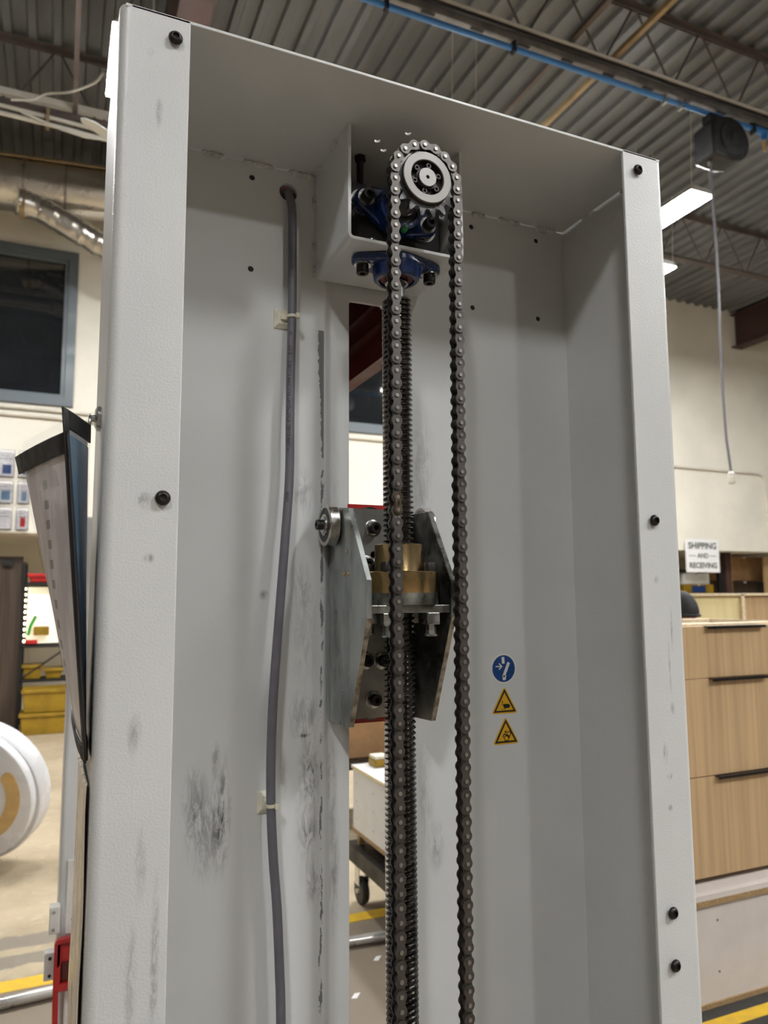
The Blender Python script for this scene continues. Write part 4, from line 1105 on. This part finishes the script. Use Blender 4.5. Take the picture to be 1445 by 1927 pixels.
G().lathe([(.0045, -.0065), (.0045, -.012), (.006, -.013), (.001, -.0135)], (0, .10, 1.811), 'x', 14).build('swivel', 'zinc', t)
G().tube([(-.012, .10 + .010 * math.cos(a * .4), 1.803 + .011 * math.sin(a * .4)) for a in range(14)], .0016, 8).build('ring', 'zinc', t)
t = thing('wrap_strip', 'cream crinkled wrapping hanging on the column side below the sleeves', 'wrapping', (-.006, .17, .8))
def wrapf(u, v):
    y = .017 + .223 * u; z = .75 + .66 * v
    return (-.0032 - .004 * math.sin(PI * u) + .0025 * noise.noise(Vector((y * 60, z * 9, 0))) - .001 * math.sin(v * PI), y, z)
G().grid(wrapf, 26, 60).build('crinkled_film', 'strfilm', t, solid=.0012)
G().tube([(-.0045, .02, 1.41), (-.0075, .15, 1.413), (-.0055, .24, 1.41)], .002, 8).build('top_hem', 'strfilm', t)

# ================================================================== MACHINE PARTS LOWER LEFT
t = thing('guard_post', 'light grey machine post standing behind the column at lower left', 'machine post', (.15, 1.8, 0))
G().box((-.004, 1.72, 0), (.30, 2.0, 1.86)).build('post_body', 'paint', t, False, bev=.012, seg=3)
G().box((.018, 1.712, .60), (.10, 1.72, .812)).build('cover_plate', 'swhite', t, False, bev=.002)
for z in (.80, .64): G().lathe([(.004, 0), (.003, -.003), (.001, -.003)], (.037, 1.712, z), 'y', 10).build('cover_screw', 'zinc', t)
G().box((.022, 1.70, .0), (.10, 1.72, .46)).build('lower_plate', 'swhite', t, False, bev=.002)
for z0_, z1_, x0, x1, lb in ((.613, .690, -.027, -.002, 0), (.486, .562, -.036, -.004, 1)):
    b_ = G().box((x0, 1.69, z0_), (x1 + .004, 1.73, z1_)).build('hinge_block', 'swhite', t, False, bev=.003)
    for z in (z0_ + .014, z1_ - .014): G().lathe([(.005, 0), (.0045, -.003), (.001, -.003)], ((x0 + x1) / 2, 1.69, z), 'y', 12).build('hinge_screw', 'zinc' if lb == 0 else 'black_screw', b_)
t = thing('red_guard', 'red moulded guard frame with a leg in front of the grey post', 'guard', (.03, 1.66, 0))
G().prism([(-.010, .47), (-.010, .600), (-.004, .612), (.075, .617), (.075, .470)], 'y', 1.645, 1.665, [[(.008, .490), (.008, .600), (.066, .605), (.066, .490)]]).build('frame', 'red', t, True, bev=.002)
G().prism([(.004, .486), (.004, .604), (.070, .609), (.070, .486)], 'y', 1.662, 1.690).build('recessed_panel', 'red', t, False)
G().box((.012, 1.652, .496), (.064, 1.664, .545)).build('lower_step', 'maroon', t, False, bev=.003)
G().prism([(-.010, .47), (.006, .47), (.014, 0), (-.002, 0)], 'y', 1.645, 1.665).build('leg', 'red', t, False, bev=.002)

# floor markings and rail
tag(G().box((-4, 2.76, 0.0), (.03, 2.86, .0012)).build('floor_tape', 'tape_y', None, False), 'worn yellow floor tape strip at lower left', 'floor tape', 'yellow floor tape')
tag(G().box((.9, 2.79, 0.0), (5, 2.88, .0012)).build('floor_tape', 'tape_y', None, False), 'yellow floor tape strip seen low through the column slot', 'floor tape', 'yellow floor tape')
tag(G().box((1.6, 1.05, 0), (3.3, 2.3, .004)).build('base_shade_sheet', 'rubber_wheel', None, False), 'dark floor sheet added for the shade under the white base box', 'mat')  # dark sheet laid on the floor, painting the shade under the base
tag(G().box((1.95, 1.375, .004), (3.3, 1.435, .005)).build('floor_tape', 'tape_y', None, False), 'yellow floor tape strip below the cabinet at lower right', 'floor tape', 'yellow floor tape')
tag(G().tube([(-4, 2.62, .024), (-.2, 2.62, .024), (0.1, 2.645, .024), (1.35, 2.545, .024), (1.9, 2.50, .024)], .022, 12).build('floor_pipe', 'emt'), 'grey metal pipe lying on the floor behind the column', 'pipe')
for i, (x, y, lab) in enumerate(((1.32, 2.40, 'larger white paper scrap on the floor behind the slot'), (1.12, 2.15, 'smaller white paper scrap on the floor, nearer in the slot'))):
    gg = G().prism([(x - .022, y - .012), (x, y - .02), (x + .022, y), (x + .004, y + .018)], 'z', .0005, .0015); gg.v[2] += Vector((0, 0, .008)); gg.v[6] += Vector((0, 0, .008))
    tag(gg.build('paper_scrap', 'paper', None, False), lab, 'paper')

# round lettering disc
t = thing('round_sign', 'thick white acrylic disc sign with tan arcs leaning at lower left', 'sign', (-.36, 4.35, .0))
Md = Matrix.Translation((-.505, 4.33, .445)) @ Matrix.Rotation(R(-24), 4, 'Z') @ Matrix.Rotation(R(14), 4, 'X')
RD = .415
gd = G().lathe([(.001, -.04), (RD - .03, -.04), (RD - .006, -.032), (RD, -.02), (RD, .02), (RD - .006, .032), (RD - .03, .04), (.001, .04)], (0, 0, 0), 'y', 72)
gd.xf(Md).build('front_disc', 'acrylic', t)
gd = G().lathe([(RD + .004, .038), (RD + .012, .05), (RD + .018, .16), (RD + .006, .165), (RD - .03, .16), (RD - .03, .038)], (0.006, 0, -.02), 'y', 72, close=True)
gd.xf(Md).build('rear_ring', 'acrylic', t)
for (r0, r1, a0, a1) in ((.215, .295, -100, 24), (.075, .15, -110, 40)):
    arc = [((r1) * math.cos(R(a0 + (a1 - a0) * i / 24)), (r1) * math.sin(R(a0 + (a1 - a0) * i / 24))) for i in range(25)]
    rm, rw = (r0 + r1) / 2, (r1 - r0) / 2
    ea = R(a1); arc += [(rm * math.cos(ea) + rw * math.cos(ea + R(b)), rm * math.sin(ea) + rw * math.sin(ea + R(b))) for b in range(20, 180, 20)]
    arc += [((r0) * math.cos(R(a1 + (a0 - a1) * i / 24)), (r0) * math.sin(R(a1 + (a0 - a1) * i / 24))) for i in range(25)]
    ea = R(a0); arc += [(rm * math.cos(ea) - rw * math.cos(ea + R(b)) * 1, rm * math.sin(ea) - rw * math.sin(ea + R(b)) * 1) for b in range(20, 180, 20)][::1]
    gd = G().prism([(a + .055, b + .02) for a, b in arc], 'y', -.048, -.039)
    gd.xf(Md).build('tan_arc', 'tan', t, False)

# ================================================================== CART seen through the slot
t = thing('tool_cart', 'dark steel platform cart on casters seen through the slot', 'cart', (1.72, 2.65, 0))
G().box((1.42, 2.22, .27), (2.02, 3.06, .30)).box((1.42, 2.22, .22), (1.45, 3.06, .27)).box((1.42, 3.03, .22), (2.02, 3.06, .27)).box((1.99, 2.22, .22), (2.02, 3.06, .27)).build('platform', 'darkbox', t, False)
for x in (1.48, 1.95):
    for y in (2.32, 2.98):
        cs = G().box((x - .028, y - .03, .10), (x - .024, y + .03, .22)).box((x + .024, y - .03, .10), (x + .028, y + .03, .22)).box((x - .028, y - .03, .205), (x + .028, y + .03, .22)).build('caster_fork', 'zinc', t, False)
        G().lathe([(.064, -.018), (.068, -.010), (.068, .010), (.064, .018), (.02, .020), (.02, -.020)], (x, y, .068), 'x', 28, close=True).build('wheel', 'rubber_wheel', cs)
        G().cyl((x - .03, y, .068), (x + .03, y, .068), .012, n=10).build('axle', 'nylon', cs)
t = thing('melamine_chest', 'white melamine chest with wood edges riding on the cart', 'chest', (1.72, 2.65, .30))
G().box((1.44, 2.25, .385), (2.0, 3.0, .69)).build('carcass', 'whitebin', t, False)
G().box((1.432, 2.24, .69), (2.01, 3.01, .702)).build('top_board', 'ply', t, False)
G().box((1.433, 2.241, .702), (2.009, 3.009, .705)).build('top_laminate', 'whitebin', t, False)
G().box((1.436, 2.245, .368), (2.005, 3.005, .386)).build('bottom_board', 'mdf', t, False)
for z in (.62, .53, .44):
    for y in (2.72, 2.95): G().lathe([(.004, 0), (.003, -.002), (.001, -.002)], (1.44, y, z), 'x', 10).build('edge_plug', 'strut', t)
for x in (1.46, 1.96):
    for y in (2.27, 2.96): G().box((x, y, .30), (x + .03, y + .03, .369)).build('riser_block', 'mdf', t, False)
tb = thing('yellow_tool_box', 'small yellow parts box with clear lid on the white chest', 'parts box', (1.555, 2.93, .705))
G().box((1.515, 2.88, .705), (1.60, 2.97, .745)).build('tray', 'yellowbin', tb, False, bev=.006)
G().box((1.518, 2.883, .745), (1.597, 2.967, .762)).build('lid', 'nylon', tb, False, bev=.004)
tb = thing('red_battery', 'red tool battery beside the small yellow parts box', 'battery', (1.65, 2.86, .705))
G().box((1.615, 2.82, .705), (1.69, 2.90, .745)).build('pack', 'redbin', tb, False, bev=.006)
G().box((1.625, 2.83, .745), (1.68, 2.89, .757)).build('terminal_block', 'black', tb, False, bev=.002)
tb = thing('black_tray_table', 'low black table behind the white chest in the slot view', 'table', (2.1, 4.2, 0))
G().box((1.5, 3.9, .46), (3.0, 4.7, .50)).build('table_top', 'darkbox', tb, False)
for x in (1.55, 2.9):
    for y in (3.95, 4.6): G().box((x, y, 0), (x + .05, y + .05, .46)).build('leg', 'darkbox', tb, False)
crate(1.6, 4.05, .50, 1.0, .55, .55, 'cardboard', 'large brown cardboard box behind the lift carriage in the slot', 'cardboard_box')

# ================================================================== CABINETS at right
FY = 1.5
cb = thing('drawer_cabinet', 'oak drawer cabinet with black edge pulls at right of the column', 'cabinet', (2.6, FY, .40))
X0, X1, Y1 = 1.98, 2.98, 2.05
g1 = G().box((X0, FY + .02, .48), (X0 + .018, Y1, 1.475)).box((X1 - .018, FY + .02, .48), (X1, Y1, 1.475)).box((X0, Y1 - .012, .48), (X1, Y1, 1.475)).box((X0, FY + .02, .48), (X1, Y1, .498))
g1.build('carcass', 'oak', cb, False)
G().box((X0, FY + .02, 1.457), (X1, FY + .10, 1.478)).box((X0, Y1 - .08, 1.457), (X1, Y1, 1.478)).box((X0, FY + .10, 1.462), (X0 + .02, Y1 - .08, 1.478)).box((X1 - .02, FY + .10, 1.462), (X1, Y1 - .08, 1.478)).build('top_rail', 'plyedge', cb, False)
for z0_, z1_, hx in ((1.2585, 1.468, (2.42, 2.755)), (.870, 1.2545, (2.432, 2.758)), (.482, .866, (2.437, 2.76))):
    d_ = G().box((X0 + .003, FY, z0_), (X1 - .003, FY + .02, z1_)).build('drawer_front', 'oak', cb, False, bev=.001)
    hz = z1_
    G().box((hx[0], FY - .022, hz - .002), (hx[1], FY + .012, hz + .0012)).box((hx[0], FY - .022, hz - .010), (hx[1], FY - .019, hz)).build('edge_pull', 'handle', d_, False)
t = thing('base_box', 'white melamine base box with raw board edges under the oak cabinet', 'box', (2.5, FY, 0))
G().box((1.95, FY - .015, .382), (3.02, 2.1, .404)).build('top_board', 'mdf', t, False)
G().box((1.95, FY - .014, .404), (3.02, 2.1, .425)).build('top_face', 'melamine', t, False)
G().box((1.97, FY, .022), (3.0, 2.08, .382)).build('side_panel', 'melamine', t, False)
G().box((1.96, FY - .008, .004), (3.01, 2.09, .022)).build('bottom_board', 'mdf', t, False)
for x, z in ((2.408, .316), (2.405, .125), (2.85, .316), (2.85, .125)): G().lathe([(.0045, .0), (.0045, -.0006), (.001, -.0006)], (x, FY, z), 'y', 12).build('peg_hole', 'black', t)
t = thing('spacer_frame', 'white spacer board between the oak cabinet and its base box', 'board', (2.5, FY + .03, .425))
G().box((1.99, FY + .02, .425), (2.97, 2.04, .455)).build('board', 'melamine', t, False)
G().box((2.01, FY + .06, .455), (2.95, 2.02, .48)).build('shadow_gap_rail', 'darkbox', t, False)
# second carcass behind
t = thing('open_carcass', 'pale birch open cabinet carcass standing behind the oak cabinet', 'cabinet', (3.6, 2.5, 0))
G().box((3.22, 2.40, .0), (3.66, 2.42, 1.592)).build('inner_panel', 'ply', t, False)
G().box((3.66, 2.38, .0), (3.685, 2.42, 1.60)).build('side_edge', 'plyedge', t, False)
G().box((3.685, 2.40, .0), (4.4, 2.42, 1.592)).build('brown_panel', 'oak', t, False)
G().box((3.22, 2.38, 1.592), (4.4, 2.95, 1.606)).build('top_edge', 'plyedge', t, False)
G().box((4.38, 2.42, 0), (4.4, 2.95, 1.592)).box((3.22, 2.42, 0), (3.24, 2.95, 1.592)).build('side_panel', 'ply', t, False)

# ================================================================== PERSON behind the cabinet
def skin_obj(name, verts, edges, radii, mat, parent, root=0, sub=2):
    off = root_loc(parent)
    me = bpy.data.meshes.new(name)
    me.from_pydata([tuple(Vector(v) - off) for v in verts], edges, [])
    o = bpy.data.objects.new(name, me); COL.objects.link(o); o.parent = parent
    o.modifiers.new('skin', 'SKIN'); sv = me.skin_vertices[0].data if me.skin_vertices else None
    if sv is None:
        bm = bmesh.new(); bm.from_mesh(me); bm.verts.layers.skin.verify(); bm.to_mesh(me); bm.free(); sv = me.skin_vertices[0].data
    for i, r_ in enumerate(radii):
        sv[i].radius = r_ if isinstance(r_, tuple) else (r_, r_); sv[i].use_root = (i == root)
    md = o.modifiers.new('sub', 'SUBSURF'); md.levels = sub; md.render_levels = sub
    me.materials.append(M[mat])
    for p_ in me.polygons: p_.use_smooth = True
    return o
px_, py_ = 3.02, 2.25
ps = thing('person', 'person in a black knit cap half hidden by the column right edge', 'person', (px_, py_, 0))
B = lambda x, y, z: (px_ + x, py_ + y, z)
V = [B(0, 0, .86), B(0, 0, 1.02), B(0, -.01, 1.20), B(0, -.01, 1.32), B(0, -.02, 1.38),
     B(-.09, 0, .82), B(-.10, -.01, .46), B(-.10, .01, .08), B(-.10, -.12, .04),
     B(.09, 0, .82), B(.10, -.01, .46), B(.10, .01, .08), B(.10, -.12, .04),
     B(-.17, 0, 1.30), B(-.21, .0, 1.04), B(-.21, -.04, .84), B(-.21, -.05, .79),
     B(.17, 0, 1.30), B(.20, .0, 1.04), B(.20, -.04, .84), B(.20, -.05, .79)]
E_ = [(0, 1), (1, 2), (2, 3), (3, 4), (0, 5), (5, 6), (6, 7), (7, 8), (0, 9), (9, 10), (10, 11), (11, 12), (3, 13), (13, 14), (14, 15), (15, 16), (3, 17), (17, 18), (18, 19), (19, 20)]
Rr = [(.15, .10), (.135, .095), (.155, .10), (.11, .08), .055, .085, .06, .042, .04, .085, .06, .042, .04, .06, .047, .036, .03, .06, .047, .036, .03]
skin_obj('clothed_body', V, E_, Rr, 'shirt', ps)
g1 = G()
def headf(u, v):
    a, b = 2 * PI * u, PI * (v - .5)
    x, y, z = .073 * math.cos(b) * math.cos(a), .093 * math.cos(b) * math.sin(a), .112 * math.sin(b)
    if math.sin(a) < -.6: y *= .94
    if z < -.02: x *= 1 - .25 * min(1, (-z - .02) / .09)
    return (px_ + x, py_ - .03 + y, 1.49 + z)
g1.grid(headf, 28, 18).build('head', 'skin', ps)
G().cyl(B(0, -.015, 1.32), B(0, -.025, 1.43), .052, .048, 18).build('neck', 'skin', ps)
G().lathe([(.001, -.0), (.008, .004), (.012, .02), (.006, .036), (.001, .04)], B(0, -.118, 1.465), 'z', 12).build('nose', 'skin', ps)
for s_ in (-1, 1):
    G().lathe([(.001, -.004), (.007, -.003), (.009, 0), (.007, .003), (.001, .004)], B(s_ * .028, -.110, 1.505), 'y', 12).build('eye', 'paper', ps)
    G().lathe([(.001, -.008), (.014, -.006), (.020, 0), (.014, .006), (.001, .008)], B(s_ * .072, -.022, 1.485), 'x', 14).build('ear', 'skin', ps)
G().tube([B(-.022, -.108, 1.437), B(0, -.114, 1.434), B(.022, -.108, 1.437)], .004, 8).build('mouth', 'redbin', ps)
g1 = G()
def capf(u, v):
    a, b = 2 * PI * u, PI * (.5 * v)
    b = b * 1.0 - .12
    return (px_ + .084 * math.cos(b) * math.cos(a), py_ - .028 + .104 * math.cos(b) * math.sin(a), 1.50 + .122 * math.sin(b))
g1.grid(capf, 28, 12).build('knit_cap', 'hair', ps)
hb = G().tube([B(.084 * math.cos(a * PI / 14), -.028 + .104 * math.sin(a * PI / 14), 1.49) for a in range(29)], .008, 8); hb.build('cap_brim', 'hair', ps)
for s_ in (-1, 1):
    root = Vector(B(-.21, -.05, .78) if s_ < 0 else B(.20, -.05, .78))
    hv = [tuple(root), tuple(root + Vector((0, -.01, -.05)))]; he = [(0, 1)]; hr = [.026, (.036, .018)]
    for k, dx in enumerate((-.03, -.01, .01, .03)):
        ln = (.055, .068, .072, .06)[k]
        i0 = len(hv); hv += [tuple(root + Vector((dx, -.012, -.085))), tuple(root + Vector((dx * 1.1, -.018, -.085 - ln * .5))), tuple(root + Vector((dx * 1.1, -.035, -.085 - ln * .85)))]
        he += [(1, i0), (i0, i0 + 1), (i0 + 1, i0 + 2)]; hr += [.0095, .0085, .007]
    i0 = len(hv); hv += [tuple(root + Vector((-s_ * .03, -.02, -.035))), tuple(root + Vector((-s_ * .04, -.035, -.07)))]; he += [(0, i0), (i0, i0 + 1)]; hr += [.011, .009]
    skin_obj('hand', hv, he, hr, 'skin', ps, sub=1)
